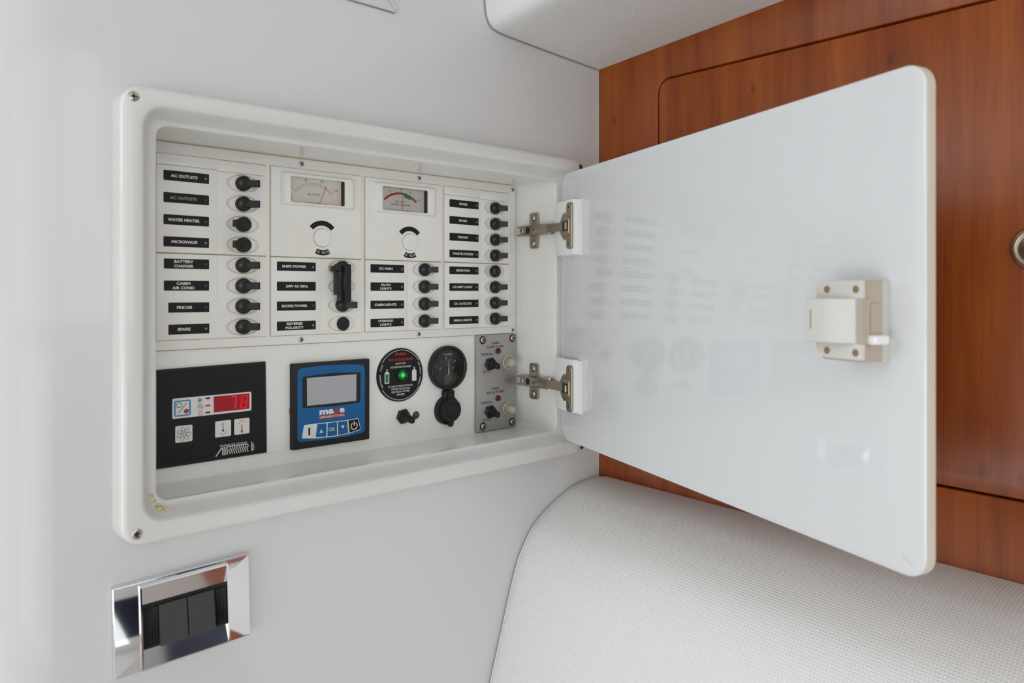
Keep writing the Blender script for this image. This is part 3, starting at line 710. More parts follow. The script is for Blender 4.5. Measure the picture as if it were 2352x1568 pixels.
# extras of the ships power module: middle breaker body, round blank, sliding interlock guard
off = MW(346.9, row_sw(5), 667.6) - W0
put('breaker_switch', SW['body'][0], SW['body'][1]+off, m2)
b = B(); lathe(b, 348.3, -33.0, [(6.95, 668.2), (6.95, 667.6), (6.7, 667.3), (0, 667.3)], MW, 40); ob('round_blank', b, 'blackmatte', m2, label='round black blanking disc')
g = B(); slab(g, rpoly([(341.3, -10.2), (347.9, -10.2), (347.9, 27.0), (341.3, 27.6), (340.6, 20), (339.6, 15), (338.9, 8), (340.2, 2), (341.3, -3)], [0.6, 0.6, 0.8, 0.6, 2, 3, 3, 3, 2], 3), 656.5, 650, 0.5, MW, 2)
gd = ob('interlock_guard', g, 'blackmatte', m2, label='sliding black interlock guard over two switches')
g = B(); slab(g, rrect(335.0, 341.5, -3.4, 20.2, 0.8, 3), 663.0, 652.5, 0.5, MW, 2); slab(g, rrect(338.2, 342.5, -10.0, -3.0, 0.4, 2), 662.0, 654.0, 0.4, MW, 1); ob('guard_slide', g, 'black', gd)
g = B(); slab(g, rrect(331.0, 338.2, 19.8, 25.6, 0.8, 3), 662, 651.5, 0.6, MW, 2); ob('guard_stop', g, 'black', gd)

# ---- meter modules
def meter_module(u0, label, kind):
    root = thing('meter_module', label, 'meter', MW(u0+48, 76, 668), 'meter modules in the faceplate')
    dx = u0 - 272.6
    v0, v1 = 33.7, 119.6
    win = rrect(290.6+dx, 347.8+dx, 86.4, 111.4, 1.4, 4)
    b = B(); out = rrect(u0, u0+96.5, v0, v1, 0.8, 4)
    loft(b, [(out, 669.0), (out, 667.7), (inset(out, 0.4), 667.4), (rrect(281.4+dx, 360.5+dx, 83.0, 115.6, 2.0, 4), 667.4), (rrect(282.2+dx, 359.6+dx, 84.4, 114.8, 2.4, 4), 665.4), (rrect(284.5+dx, 357.2+dx, 85.0, 114.0, 2.2, 4), 663.2), (inset(win, -0.7), 662.6), (inset(win, -0.2), 662.8), (win, 663.4), (win, 668.85)], MW, False, False)
    ob('housing', b, 'plastic', root, ang=28)
    b = B()
    for q in ([(u0-0.7, v0-0.3), (u0, v0-0.3), (u0, v1+0.3), (u0-0.7, v1+0.3)], [(u0, v1), (u0+96.5, v1), (u0+96.5, v1+0.4), (u0, v1+0.4)], [(u0, v0-0.7), (u0+96.5, v0-0.9), (u0+96.5, v0+0.0), (u0, v0)]): flat(b, q, 668.6, MW)
    ob('grime_line', b, 'grime', root, merge=False)
    K = 668.8/672; c = 'mid_ink'
    met = ob('meter', (lambda b_: (flat(b_, rrect(290.6+dx, 347.8+dx, 86.4, 111.4, 1.4, 4), 668.8, MW), b_)[1])(B()), 'dial', root, label='meter dial')
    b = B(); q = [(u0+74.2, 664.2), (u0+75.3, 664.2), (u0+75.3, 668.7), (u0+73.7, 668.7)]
    extrude_w(b, q, 86.5, 111.3, MW); ob('inner_rim', b, 'charcoal' if kind == 'dc' else 'rim_brown', met)
    D1, D2, D3 = 668.72, 668.66, 668.6
    if kind == 'ac':
        cx, cz, Ro, Ri = 316.6, 80.7, 26.6, 24.6
        def sc_(bm):
            ribbon(bm, arc(cx, cz, Ro, 137.5, 42.5, 30), 0.22, D1, MW); ribbon(bm, arc(cx, cz, Ri, 137.5, 42.5, 30), 0.22, D1, MW)
            for k in range(16):
                a = 137.5-95*k/15; e = Ro+(2.6 if k % 5 == 0 else 0)
                ribbon(bm, [(cx+Ri*math.cos(R(a)), cz+Ri*math.sin(R(a))), (cx+e*math.cos(R(a)), cz+e*math.sin(R(a)))], 0.2, D1, MW)
        ink(met, 'mid_ink', sc_, 'scale')
        def tx(bm):
            for s, a, wd, lr in (('0', 138.6, 1.2, 31.2), ('50', 106, 2.6, 30.3), ('100', 73.2, 3.5, 30.4), ('150', 41.2, 3.5, 32.0)): letter(bm, s, cx+lr*math.cos(R(a)), cz+lr*math.sin(R(a)), wd, 1.9, D1, MW, 0.0)
            letter(bm, 'AC VOLTS', 318.2*K, 96.6*K, 12.8, 2.2, D1, MW, 0.0)
            letter(bm, 'BEP MARINE AUCKLAND NEW ZEALAND', 320.5*K, 87.7, 24.5, 0.8, D1, MW, 0.0)
            ribbon(bm, arc(291.6, 91.2, 2.6, 80, -20, 8), 0.2, D1, MW); ribbon(bm, [(291.4, 93.4), (291.4, 90.8)], 0.2, D1, MW); letter(bm, 'BEP', 292.4, 89.3, 3.4, 1.3, D1, MW, 0.01)
        ink(met, 'dark_ink', tx)
        ink(met, 'needle', lambda bm: ribbon(bm, [(323.5*K, 87.2), (331.4*K, 106.0*K)], 0.4, 667.6, MW), 'needle')
    else:
        cx, cz, Ro = 416.9, 77.3, 29.9
        A = lambda v: 134.4 - (v-8)*88.8/8
        ink(met, 'darkred_ink', lambda bm: (flat(bm, sector(cx, cz, Ro-2.2, Ro, A(12.1), A(8), 14), D1, MW), flat(bm, sector(cx, cz, Ro-2.2, Ro, A(16), A(14.6), 8), D1, MW)), 'red_band')
        ink(met, 'green_ink', lambda bm: (flat(bm, sector(cx, cz, Ro-2.2, Ro, A(14.6), A(12.1), 12), D1, MW), flat(bm, sector(cx, cz, Ro-4.6, Ro-2.2, A(14.6), A(12.9), 8), D1, MW)), 'green_band')
        def tx(bm):
            for k in range(9):
                a = A(8+k); ribbon(bm, [(cx+(Ro+(0.0))*math.cos(R(a)), cz+Ro*math.sin(R(a))), (cx+(Ro+1.9)*math.cos(R(a)), cz+(Ro+1.9)*math.sin(R(a)))], 0.22, D2, MW)
            for s, v, wd in (('8', 7.9, 1.3), ('10', 9.95, 2.5), ('12', 12, 2.5), ('14', 14.0, 2.5), ('16', 16.05, 2.5)): letter(bm, s, cx+33.4*math.cos(R(A(v))), cz+33.1*math.sin(R(A(v))), wd, 2.0, D2, MW, 0.0)
            letter(bm, 'DC VOLTS', 418.9*K, 97.4*K, 13.2, 2.0, D2, MW, 0.0); letter(bm, 'BATTERY MONITOR', 418.8*K, 94.0*K, 24.4, 2.0, D2, MW, 0.0)
            letter(bm, 'BEP MARINE AUCKLAND NEW ZEALAND', 419.6*K, 87.7, 25, 0.8, D2, MW, 0.0)
            ribbon(bm, arc(391.8, 91.2, 2.6, 80, -20, 8), 0.2, D2, MW); ribbon(bm, [(391.6, 93.4), (391.6, 90.8)], 0.2, D2, MW)
        ink(met, 'dark_ink', tx)
        ink(met, 'needle', lambda bm: ribbon(bm, [(420.4*K, 87.2), (421.6*K, 107.5*K)], 0.4, 667.6, MW), 'needle')
    b = B(); flat(b, inset(win, 0.05), 664.2, MW); ob('window', b, 'glass', met)
    # arc label, round cap, lower label
    cu, cv = (324.9, 53.2) if kind == 'ac' else (427.6, 53.4)
    b = B(); slab(b, sector(cu, cv, 12.4, 17.4, 40, 140, 20), 667.5, 667.1, 0.1, MW, 1); ob('arc_plate', b, 'label', root, label='blank curved black plate')
    b = B(); lathe(b, cu-0.2, cv+0.2, [(9.0, 667.6), (9.0, 666.0), (8.7, 665.5), (0, 665.3)], MW, 44); cp = ob('round_cap', b, 'plastic', root, label='round off-white blanking cap')
    b = B(); ribbon(b, circ(cu-0.2, cv+0.2, 9.2, 44), 0.5, 667.3, MW, True); ob('grime_ring', b, 'grime', cp)
    b = B(); slab(b, sector(cu+0.5, cv, 12.0, 17.2, 241.5, 298.5, 14), 667.5, 667.1, 0.1, MW, 1); lp = ob('name_plate', b, 'label', root)
    ink(lp, 'white_ink', lambda bm: letter_arc(bm, 'AC VOLTS' if kind == 'ac' else 'DC VOLTS', cu+0.5, cv, 14.5, 270, 52, 2.4, 666.98, MW, 0.02, True))
meter_module(272.6, 'white meter module with the AC voltmeter, red needle past 100', 'ac')
meter_module(373.6, 'white meter module with the DC battery monitor and its red and green arc', 'dc')

# ================================================================== LOWER ROW OF INSTRUMENTS
# climate control
t = thing('climate_control', 'black climate control panel with red temperature display reading 78', 'control panel', MW(218, -110, 671))
b = B(); slab(b, rpoly([(166, -153.6), (269.6, -153.2), (268.4, -66.6), (166, -68.0)], 0.6, 2), 672.2, 669.6, 0.3, MW, 1); body = ob('body', b, 'blackmatte', t)
b = B(); slab(b, rpoly([(167, -151.8), (267.6, -151.3), (266.6, -68.8), (167, -70.2)], 0.8, 2), 669.7, 669.1, 0.2, MW, 1); fc = ob('front_film', b, 'label', t)
D = 669.0
ink(t, 'white_ink', lambda bm: flat(bm, rrect(184.9, 254.4, -111.5, -93.8, 1.4, 4), D, MW), 'display_border')
pb = ink(t, 'blue_ink', lambda bm: ribbon(bm, rrect(187.0, 199.6, -109.2, -96.4, 1.0, 4), 1.2, D-0.1, MW, True), 'power_button')
ink(pb, 'dark_ink', lambda bm: (ribbon(bm, circ(190.5, -99.9, 2.2, 22), 0.5, D-0.12, MW, True), ribbon(bm, [(190.0, -106.8), (196.9, -98.6)], 0.5, D-0.12, MW)), 'icon')
ink(pb, 'red_ink', lambda bm: flat(bm, circ(196.6, -105.8, 2.1, 22), D-0.12, MW), 'icon')
def snow(bm):
    for k in range(4): a = R(45*k); ribbon(bm, [(208-2.6*math.cos(a), -97.3-2.6*math.sin(a)), (208+2.6*math.cos(a), -97.3+2.6*math.sin(a))], 0.35, D-0.1, MW)
    ribbon(bm, circ(208, -97.3, 1.2, 14), 0.35, D-0.12, MW, True)
def fan(bm, cu, cv, rr, wd, d):
    for k in range(7):
        a = 2*math.pi*k/7+0.2; pts = []
        for j in range(13):
            f = j/12; an = a + (0.05+0.95*math.sin(math.pi*f)*0.0) + f*0.85 + 0.25*math.sin(math.pi*f); r = rr*(0.16 + 0.86*math.sin(math.pi*f)**0.45)
            pts.append((cu+r*math.cos(an+0.0), cv+r*math.sin(an)))
        ribbon(bm, pts, wd, d, MW)
ink(t, 'blue_ink', snow, 'cooling_icon')
ink(t, 'mid_ink', lambda bm: fan(bm, 208.3, -103.2, 2.9, 0.22, D-0.1), 'fan_icon')
ink(t, 'red_ink', lambda bm: ribbon(bm, circ(208.4, -109.0, 1.7, 18), 0.45, D-0.1, MW, True), 'heating_icon')
for z, mm in ((-96.2, 'bardark'), (-102.7, 'barlit'), (-109.0, 'bardark')):
    b = B(); slab(b, rrect(212.9, 217.0, z-0.75, z+0.75, 0.1, 1), D, D-0.15, 0.05, MW, 1); ob('indicator_light', b, mm, t)
b = B(); slab(b, rrect(220.1, 252.5, -109.6, -95.2, 0.2, 1), D, D-0.15, 0.05, MW, 1); ds = ob('display', b, 'display', t, label='red temperature display')
def seg7(bm, cu, cv, wd, ht, segs, th=1.0):
    w2, h2 = wd/2, ht/2; sh = 0.12
    P = {'a': ((-w2, h2), (w2, h2)), 'b': ((w2, h2), (w2, 0)), 'c': ((w2, 0), (w2, -h2)), 'd': ((-w2, -h2), (w2, -h2)), 'e': ((-w2, 0), (-w2, -h2)), 'f': ((-w2, h2), (-w2, 0)), 'g': ((-w2, 0), (w2, 0))}
    for s in segs:
        (x0, y0), (x1, y1) = P[s]; ribbon(bm, [(cu+x0+y0*sh, cv+y0), (cu+x1+y1*sh, cv+y1)], th, D-0.25, MW)
ink(ds, 'digit', lambda bm: seg7(bm, 237.6, -102.3, 4.6, 11.0, 'abc', 1.0), 'digit')
ink(ds, 'digitdim', lambda bm: seg7(bm, 247.4, -102.3, 5.2, 11.0, 'abcdefg', 1.3), 'digit')
for u0, u1, z0, z1 in ((187.3, 201.7, -132.8, -118.2), (221.3, 235.6, -132.6, -117.9), (238.4, 252.6, -132.4, -117.9)):
    b = B(); slab(b, rrect(u0, u1, z0, z1, 1.2, 4), D, D-0.25, 0.15, MW, 1); bt = ob('push_button', b, 'white_ink', t)
    E_ = D-0.35
    if u0 < 190: ink(bt, 'mid_ink', lambda bm: fan(bm, 194.4, -125.5, 5.9, 0.45, E_), 'fan_icon')
    elif u0 < 230: ink(bt, 'blue_ink', lambda bm: (flat(bm, circ(228.3, -127.0, 1.1, 14), E_, MW), ribbon(bm, [(228.3, -127.0), (228.3, -119.8)], 0.8, E_, MW), ribbon(bm, [(225.6, -128.6), (228.5, -131.2), (231.4, -128.3)], 0.4, E_, MW)), 'temperature_down_icon')
    else: ink(bt, 'red_ink', lambda bm: (flat(bm, circ(245.4, -130.0, 1.1, 14), E_, MW), ribbon(bm, [(245.4, -130.0), (245.4, -123.4)], 0.9, E_, MW), ribbon(bm, [(242.3, -122.6), (245.4, -119.3), (248.6, -122.0)], 0.4, E_, MW)), 'temperature_up_icon')
def airlogo(bm):
    letter(bm, 'MARINE AIR SYSTEMS', 237.8, -140.7, 24.5, 1.7, D-0.1, MW, 0.0, shear=0.2)
    # A I, then a run of leaning Rs
    ribbon(bm, [(221.9, -149.8), (227.4, -142.4), (228.2, -142.4), (228.2, -149.6)], 1.0, D-0.1, MW)
    ribbon(bm, [(230.0, -142.0), (230.0, -149.6)], 1.1, D-0.1, MW); ribbon(bm, [(232.0, -142.0), (232.0, -149.6)], 1.0, D-0.1, MW)
    for k in range(9):
        x = 233.0 + 2.05*k
        ribbon(bm, [(x-0.9, -142.0), (x+1.2, -142.2), (x+2.1, -143.8), (x+1.0, -145.4), (x+0.4, -145.6), (x+2.0, -149.4)], 0.72, D-0.1, MW)
ink(t, 'white_ink', airlogo, 'logo')
def birdmark(bm):
    flat(bm, [(254.1, -140.3), (255.0, -141.3), (255.4, -143.0), (255.3, -146.5), (255.9, -148.9), (254.2, -149.5), (254.7, -148.7), (254.3, -146.0), (254.2, -143.0), (254.6, -141.8)], D-0.1, MW)
    ribbon(bm, [(255.0, -141.1), (256.3, -142.6), (257.1, -145.4), (256.8, -148.0), (255.9, -149.0)], 0.2, D-0.1, MW); ribbon(bm, [(256.2, -143.6), (256.6, -146.6), (256.0, -148.2)], 0.25, D-0.1, MW)
ink(t, 'white_ink', birdmark, 'emblem')

# generator controller
t = thing('generator_controller', 'square black generator controller with blue face and blank grey screen', 'control panel', MW(335, -112, 669))
S_ = 1.0162
def s2(pts): return [(a*S_, c*S_) for a, c in pts]
b = B(); slab(b, rpoly(s2([(288.2, -151.6), (371.3, -151.8), (371.5, -69.2), (288.2, -69.3)]), 0.9, 3), 672.3, 665.6, 0.8, MW, 2); bd = ob('body', b, 'blackmatte', t)
b = B(); slab(b, rrect(292.2, 293.2, -120, -114, 0.2, 1), 671, 667, 0.1, MW, 1); ob('side_clip', b, 'black', t)
D = 665.5
blue = rpoly(s2([(293.4, -144.2), (318, -145.6), (345, -145.6), (365.7, -143.8), (365.7, -75.0), (345, -73.2), (318, -72.7), (293.4, -74.2)]), [4, 0, 0, 4, 4, 0, 0, 4], 6)
bf = ink(t, 'blue', lambda bm: flat(bm, blue, D, MW), 'blue_face')
ink(bf, 'blackmatte', lambda bm: flat(bm, rpoly(s2([(298.4, -112.4), (330, -113.8), (360.6, -112.9), (360.8, -82.2), (330, -80.6), (298.3, -82.0)]), [2, 0, 2, 2, 0, 2], 4), D-0.08, MW), 'screen_surround')
b = B(); flat(b, s2([(303.1, -110.6), (355.9, -110.8), (356.1, -83.9), (302.9, -83.6)]), D-0.16, MW); ob('screen', b, 'lcd', t, label='blank grey screen')
def mase(bm):
    for s, u, wd in (('m', 320.5, 9.2), ('a', 328.3, 5.9), ('e', 340.1, 5.7)): letter(bm, s, u*S_, -118.6*S_, wd*S_, 4.8*S_, D-0.16, MW, 0.055)
    letter(bm, 'GENERATORS', 329.4*S_, -123.35*S_, 26.6*S_, 1.9*S_, D-0.24, MW, 0.01)
ink(bf, 'white_ink', mase)
ink(bf, 'red_ink', lambda bm: (letter(bm, 's', 334.1*S_, -118.6*S_, 5.0*S_, 4.8*S_, D-0.2, MW, 0.055), flat(bm, s2([(315.6, -124.8), (343.3, -124.9), (343.2, -121.8), (315.6, -121.9)]), D-0.16, MW)))
bar = rpoly(s2([(297.6, -141.2), (311.5, -143.0), (330, -143.9), (348, -143.1), (361.2, -140.7), (358.3, -128.6), (346, -129.1), (330, -129.0), (313, -128.7), (300.0, -128.7)]), [1.5, 0, 0, 0, 1.5, 1.5, 0, 0, 0, 1.5], 4)
ink(bf, 'white_ink', lambda bm: flat(bm, bar, D-0.16, MW), 'button_bar')
cells = [('blue', [(312.0, -142.0), (323.0, -142.8), (323.5, -129.6), (313.6, -129.5)]), ('blue', [(324.2, -142.8), (334.6, -143.0), (334.4, -129.7), (324.6, -129.7)]), ('blue', [(335.9, -143.0), (347.0, -142.4), (345.6, -129.8), (335.3, -129.7)]), ('label', [(348.4, -142.3), (360.5, -140.1), (357.8, -129.3), (346.9, -129.8)])]
for mm, q in cells: ink(t, mm, lambda bm: flat(bm, rpoly(s2(q), 0.5, 2), D-0.24, MW), 'push_button')
ink(t, 'label', lambda bm: flat(bm, s2([(304.4, -139.3), (306.3, -139.3), (306.3, -131.9), (304.4, -131.9)]), D-0.24, MW), 'icon')
def micons(bm):
    flat(bm, s2([(315.7, -138.3), (319.7, -138.4), (317.7, -135.0)]), D-0.36, MW); flat(bm, s2([(338.9, -133.9), (342.8, -133.9), (340.9, -137.2)]), D-0.36, MW)
    letter(bm, 'OK', 329.1*S_, -136.2*S_, 6.8*S_, 3.7*S_, D-0.36, MW, 0.0)
    ribbon(bm, [(p[0]*S_, p[1]*S_) for p in arc(353.4, -136.0, 3.4, 122, 418, 24)], 1.0, D-0.36, MW); ribbon(bm, s2([(353.5, -131.4), (353.5, -135.6)]), 1.3, D-0.36, MW)
ink(t, 'white_ink', micons, 'icon')

# fire extinguisher status disc
t = thing('fire_extinguisher_indicator', 'round black fire extinguisher status disc with a lit green lamp', 'indicator', MW(418, -90.5, 671))
b = B(); lathe(b, 417.9, -90.6, [(29.0, 672.2), (29.0, 670.6), (28.7, 670.1), (0, 670.0)], MW, 72); ob('disc', b, 'label', t)
D = 669.9
FC = (417.9, -90.6)
ink(t, 'white_ink', lambda bm: (ribbon(bm, arc(*FC, 27.0, 32, 148, 30), 0.5, D, MW), ribbon(bm, arc(*FC, 27.0, 212, 328, 30), 0.5, D, MW)), 'border_ring')
def fire_t(bm):
    for s, z, wd in (('LIGHT OFF', -78.2, 12.8), ('SYSTEM DISCHARGED', -81.9, 26.4), ('IN CASE OF FIRE SHUTDOWN:', -102.6, 31), ('FORCED VENTILATION', -105.6, 23.6), ('ELECTRICAL SYSTEMS', -108.6, 22.8), ('ENGINES', -111.7, 9.6)): letter(bm, s, 417.9, z, wd, 1.95, D, MW, 0.012)
    letter_arc(bm, 'USCG  APPROVED', *FC, 25.6, 180, 58, 1.9, D, MW, 0.01, True)
    letter_arc(bm, 'FIREBOY XINTEX.COM', *FC, 25.6, 0, 58, 1.9, D, MW, 0.01, True)
ink(t, 'white_ink', fire_t)
ink(t, 'red_ink', lambda bm: (letter(bm, 'fireboy', 418.0, -68.0, 14.0, 4.0, D, MW, 0.03, shear=0.3), letter(bm, 'FIRE EXTINGUISHER', 417.9, -73.9, 31.5, 2.6, D, MW, 0.012)))
def bottle(bm, cu, cv, m0):
    flat(bm, rpoly([(cu-2.9, cv-7.2), (cu+2.9, cv-7.2), (cu+2.9, cv+3.6), (cu+1.4, cv+5.6), (cu-1.4, cv+5.6), (cu-2.9, cv+3.6)], [0.5, 0.5, 1.5, 1, 1, 1.5], 3), D-0.0, MW)
    flat(bm, [(cu-0.8, cv+6.1), (cu+0.8, cv+6.1), (cu+0.5, cv+8.3), (cu-0.5, cv+8.3)], D, MW)
ink(t, 'white_ink', lambda bm: bottle(bm, 400.7, -91.6, 0), 'bottle_icon'); ink(t, 'white_ink', lambda bm: bottle(bm, 435.2, -91.2, 0), 'bottle_icon')
ink(t, 'green_ink', lambda bm: flat(bm, [(398.8, -97.8), (402.7, -97.8), (402.7, -88.6), (398.8, -88.6)], D-0.1, MW), 'bottle_fill')
b = B(); lathe(b, 418.6, -90.7, [(6.1, 670.0), (6.1, 667.6), (5.6, 666.2), (4.6, 665.4), (4.2, 665.6), (3.9, 667.0), (0, 667.2)], MW, 32); lp = ob('lamp_lens', b, 'ledgreen', t)
b = B(); lathe(b, 418.4, -90.6, [(2.6, 667.2), (2.6, 666.0), (1.8, 664.8), (0, 664.4)], MW, 20); ob('lit_lamp', b, 'ledglow', t, label='glowing green lamp')

# water gauge
t = thing('water_gauge', 'round black water level gauge with white needle near upright', 'gauge', MW(478.6, -87, 668))
GC = (479.4, -86.9)
b = B(); lathe(b, *GC, [(25.0, 672.2), (25.2, 666.0), (24.8, 664.6), (23.8, 663.8), (22.6, 663.9), (21.4, 665.0), (20.6, 668.4), (20.4, 669.2)], MW, 64); ob('bezel', b, 'black', t)
b = B(); lathe(b, *GC, [(20.9, 669.4), (20.9, 669.2), (0, 669.2)], MW, 64); dl = ob('dial', b, 'dialgrey', t)
D = 669.1
def wt(bm):
    letter(bm, 'WATER', 480.0, -71.8, 11.2, 2.3, D, MW, 0.0)
    letter(bm, '0', 469.3, -88.2+0.8, 1.6, 2.2, D, MW, 0.02); letter(bm, '1', 487.4, -87.5, 0.9, 2.2, D, MW, 0.02); letter(bm, '\u00bd', 478.3, -83.2, 1.9, 2.5, D, MW, 0.0); letter(bm, 'VDO', 478.6, -104.3, 5.2, 1.0, D, MW, 0.0)
    for a, r0, r1, wd in ((150, 14.8, 17.2, 0.45), (119, 14.8, 16.5, 0.3), (93, 14.0, 17.0, 0.8), (70, 14.8, 16.5, 0.3), (46, 14.8, 18.0, 0.7)):
        ribbon(bm, [(GC[0]-1+r0*math.cos(R(a)), -92+r0*math.sin(R(a))), (GC[0]-1+r1*math.cos(R(a)), -92+r1*math.sin(R(a)))], wd, D, MW)
ink(dl, 'white_ink', wt); ink(dl, 'teal_line', lambda bm: ribbon(bm, arc(GC[0]-1, -92, 13.2, 150, 40, 20), 0.22, D, MW), 'scale_line')
b = B(); slab(b, [(480.1, -94.5), (481.7, -94.5), (481.2, -77.6), (480.9, -77.6)], 668.6, 668.2, 0.05, MW, 1); ob('needle', b, 'white_ink', t)
b = B(); lathe(b, 480.6, -98, [(5.2, 669.2), (5.0, 668.6), (0, 668.4)], MW, 28); ob('needle_hub', b, 'charcoal', t)
b = B(); lathe(b, *GC, [(20.8, 667.0), (12, 666.6), (0, 666.5)], MW, 48); ob('lens', b, 'glass', t)

# 12 V socket with its rubber cap
t = thing('power_socket', 'black capped 12V power socket below the water gauge', 'socket', MW(479, -134, 668))
b = B(); lathe(b, 479.6, -135.2, [(16.6, 672.2), (16.8, 669.0), (16.2, 667.6), (14.4, 667.2), (0, 667.2)], MW, 48); ob('base_ring', b, 'black', t)
b = B(); lathe(b, 480.3, -134.8, [(13.2, 667.3), (13.2, 662.0), (12.4, 660.8), (9.6, 660.6), (9.2, 661.2), (7.6, 661.2), (7.2, 660.4), (0, 660.3)], MW, 48); cap = ob('cap', b, 'blackmatte', t)
ink(cap, 'black', lambda bm: (letter(bm, '12V', 480.3, -134.8, 8.6, 4.6, 660.15, MW, 0.0), letter_arc(bm, 'ACCESSORY', 480.3, -134.8, 11.0, 90, 150, 1.9, 660.45, MW, 0.0)))
b = B(); slab(b, rpoly([(472.6, -123.5), (486.2, -123.5), (486.2, -113.0), (484.4, -112.4), (474.4, -112.4), (472.6, -113.0)], 1, 3), 670.5, 664.0, 1.2, MW, 2); slab(b, rrect(475.8, 483.6, -124, -114.8, 1, 3), 664.5, 661.5, 0.8, MW, 2); ob('hinge_strap', b, 'blacksoft', t)
b = B(); slab(b, rrect(476.8, 484.0, -153.8, -145.0, 3.4, 5), 665.5, 662.5, 0.8, MW, 2); ob('pull_tab', b, 'blackmatte', t)

# toggle switches
def toggle(parent, cu, cv, y0, name='toggle_switch', tilt=-2.0, hexr=8.4, leap=20):
    def Q(a, c, d): return MW(cu+a, cv+c, y0-d)
    b = B(); hx = [(hexr*math.cos(R(60*k+8)), hexr*math.sin(R(60*k+8))) for k in range(6)]
    loft(b, [(hx, 0), (hx, 3.2), (inset(hx, 0.9), 4.0), (circ(0, 0, 6.0, 6, a0=R(8)), 4.0)], Q, True, True); hxo = ob('hex_nut', b, 'black', parent)
    b = B(); loft(b, [(circ(0, 0, 5.9, 24), 3.8), (circ(0, 0, 5.6, 24), 6.5), (circ(0, tilt*0.2, 4.6, 24), 8.5), (circ(0, tilt*0.35, 3.9, 24), 10.5), (circ(0, tilt*0.8, 3.8, 24), leap-3), (circ(0, tilt*0.95, 3.5, 24), leap-1.4), (circ(0, tilt, 2.4, 24), leap-0.3), (circ(0, tilt, 0.8, 24), leap)], Q, True, True)
    ob('rubber_boot', b, 'blacksoft', parent, ang=60)
t = thing('toggle_switch', 'black rubber-booted toggle switch below the fire extinguisher disc', 'switch', MW(421, -136, 668))
toggle(t, 421.6, -136.2, 672, leap=21)
t = thing('warning_lamp', 'small dark red unlit lamp right of the lone toggle switch', 'lamp', MW(438, -136.8, 671))
b = B(); lathe(b, 438.8, -136.9, [(4.3, 672.2), (4.3, 671.2), (3.8, 670.4), (2.4, 669.2), (1.0, 668.6), (0, 668.5)], MW, 28); ob('lens', b, 'leddark', t)

# pump switch panel
t = thing('pump_switch_panel', 'brushed metal panel with the two cabin pump switches', 'switch panel', MW(550, -108, 669))
b = B(); slab(b, rrect(520.4, 581.2, -165.8, -51.9, 1.6, 4), 671.9, 667.2, 0.35, MW, 2); ob('plate', b, 'brushed', t)
for u, v in ((529.4, -57.6), (576.0, -57.2), (529.8, -160.0), (575.4, -159.8)): screw(t, u, v, 667.1, MW, 3.7, 1.9, 'steel', -1, 15 if v > -100 else 35, washer=4.9)
def pt(bm):
    for s, u, v, wd in (('CABIN', 548.5, -61.9, 12.4), ('SUMP PUMP', 548.5, -66.5, 26.4), ('MANUAL', 535.8, -74.6, 18.2), ('AUTO', 535.6, -95.6, 11.8), ('CABIN', 548.5, -116.4, 12.4), ('BILGE PUMP', 548.5, -121.0, 26.8), ('MANUAL', 535.8, -132.2, 18.2), ('AUTO', 535.6, -152.8, 11.8)):
        letter(bm, s, u, v, wd, 3.1, 667.0, MW, 0.0)
ink(t, 'dark_ink', pt)
for dv in (0, -57.0):
    b = B(); lathe(b, 552.4, -71.7+dv, [(3.6, 667.3), (3.6, 665.8), (3.0, 665.6), (2.9, 664.4), (2.2, 662.9), (0, 662.4)], MW, 26); ob('indicator_lamp', b, 'ledred', t)
    toggle(t, 540.2, -86.6+dv, 667.3, hexr=8.0, leap=17)
    b = B(); lathe(b, 567.4, -86.2+dv, [(8.2, 667.3), (8.2, 665.2), (7.4, 664.6), (6.6, 664.6), (6.2, 665.4), (5.6, 665.4), (5.3, 659.5), (4.8, 656.6), (3.6, 655.0), (0, 654.4)], MW, 36); ob('breaker_button', b, 'boot', t, label='translucent rubber-booted reset button')
    b = B(); ribbon(b, circ(567.4, -86.2+dv, 6.9, 36), 0.5, 664.4, MW, True); ob('button_ring', b, 'gasket', t)

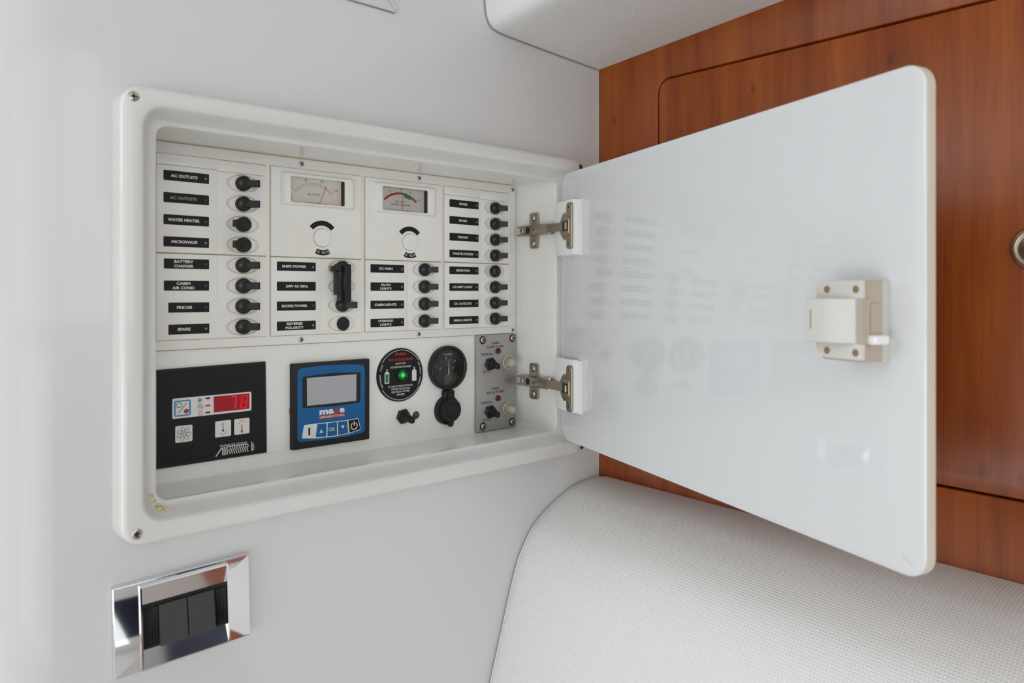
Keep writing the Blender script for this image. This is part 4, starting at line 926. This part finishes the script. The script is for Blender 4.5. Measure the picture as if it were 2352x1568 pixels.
# ================================================================== CHROME ROCKER SWITCH PLATE
def build_plate():
    t = thing('rocker_switch_plate', 'chrome wall plate with two charcoal rocker switches below the cabinet', 'switch', MW(175, -253, 600))
    cu, cv = 175.0, -253.5; c, s = math.cos(R(1.4)), math.sin(R(1.4))
    def MP(u, v, y): return MW(cu+(u-cu)*c-(v-cv)*s, cv+(u-cu)*s+(v-cv)*c, y)
    b = B(); slab(b, rrect(123.8, 225.6, -287.6, -219.6, 1.0, 3), 604.3, 596.4, 1.0, MP, 3); ob('plate_frame', b, 'chrome', t, ang=30)
    # raised bridge with sloping top and bottom bands
    prof = [(-221.5, 596.6), (-221.5, 592.2), (-222.6, 591.5), (-236.6, 594.6), (-236.6, 596.6)]
    b = B()
    def X(pts): 
        L = [([(v, y) for v, y in pts], u) for u in (142.0, 206.4)]
        loft(b, L, lambda v, y, u: MP(u, v, y), True, True)
    X(prof); X([(-271.2, 596.6), (-271.2, 594.6), (-284.4, 591.5), (-285.6, 592.2), (-285.6, 596.6)])
    for u0 in (141.4, 205.6):
        q = [(-221.3, 596.6), (-221.3, 592.0), (-222.5, 591.1), (-237, 590.9), (-270.8, 590.9), (-284.6, 591.1), (-285.8, 592.0), (-285.8, 596.6)]
        loft(b, [(q, u0), (q, u0+1.2)], lambda v, y, u: MP(u, v, y), True, True)
    ob('bridge', b, 'chrome', t, ang=30)
    b = B(); slab(b, rrect(142.5, 205.7, -271.1, -236.7, 0.5, 2), 600, 594.2, 0.2, MP, 1); ob('insert', b, 'black', t)
    for u0, u1 in ((154.4, 174.4), (175.4, 195.2)):
        b = B(); q = [(-239.6, 594.2), (-239.6, 592.2), (-254, 590.6), (-270.2, 589.6), (-270.2, 594.2)]
        loft(b, [(inset(q, 0.0), u0), (q, u0+0.3), (q, u1-0.3), (q, u1)], lambda v, y, u: MP(u, v, y), True, True)
        ob('rocker', b, 'charcoal', t, ang=20)
    for u0, u1 in ((142.9, 153.8), (195.8, 205.4)):
        b = B(); n = 8; q = (u1-u0)/n
        for k in range(n): slab(b, rrect(u0+k*q+0.15, u0+(k+1)*q-0.3, -270.0, -239.8, 0.25, 2), 594.4, 592.6, 0.25, MP, 1)
        ob('ribbed_panel', b, 'black', t)
build_plate()
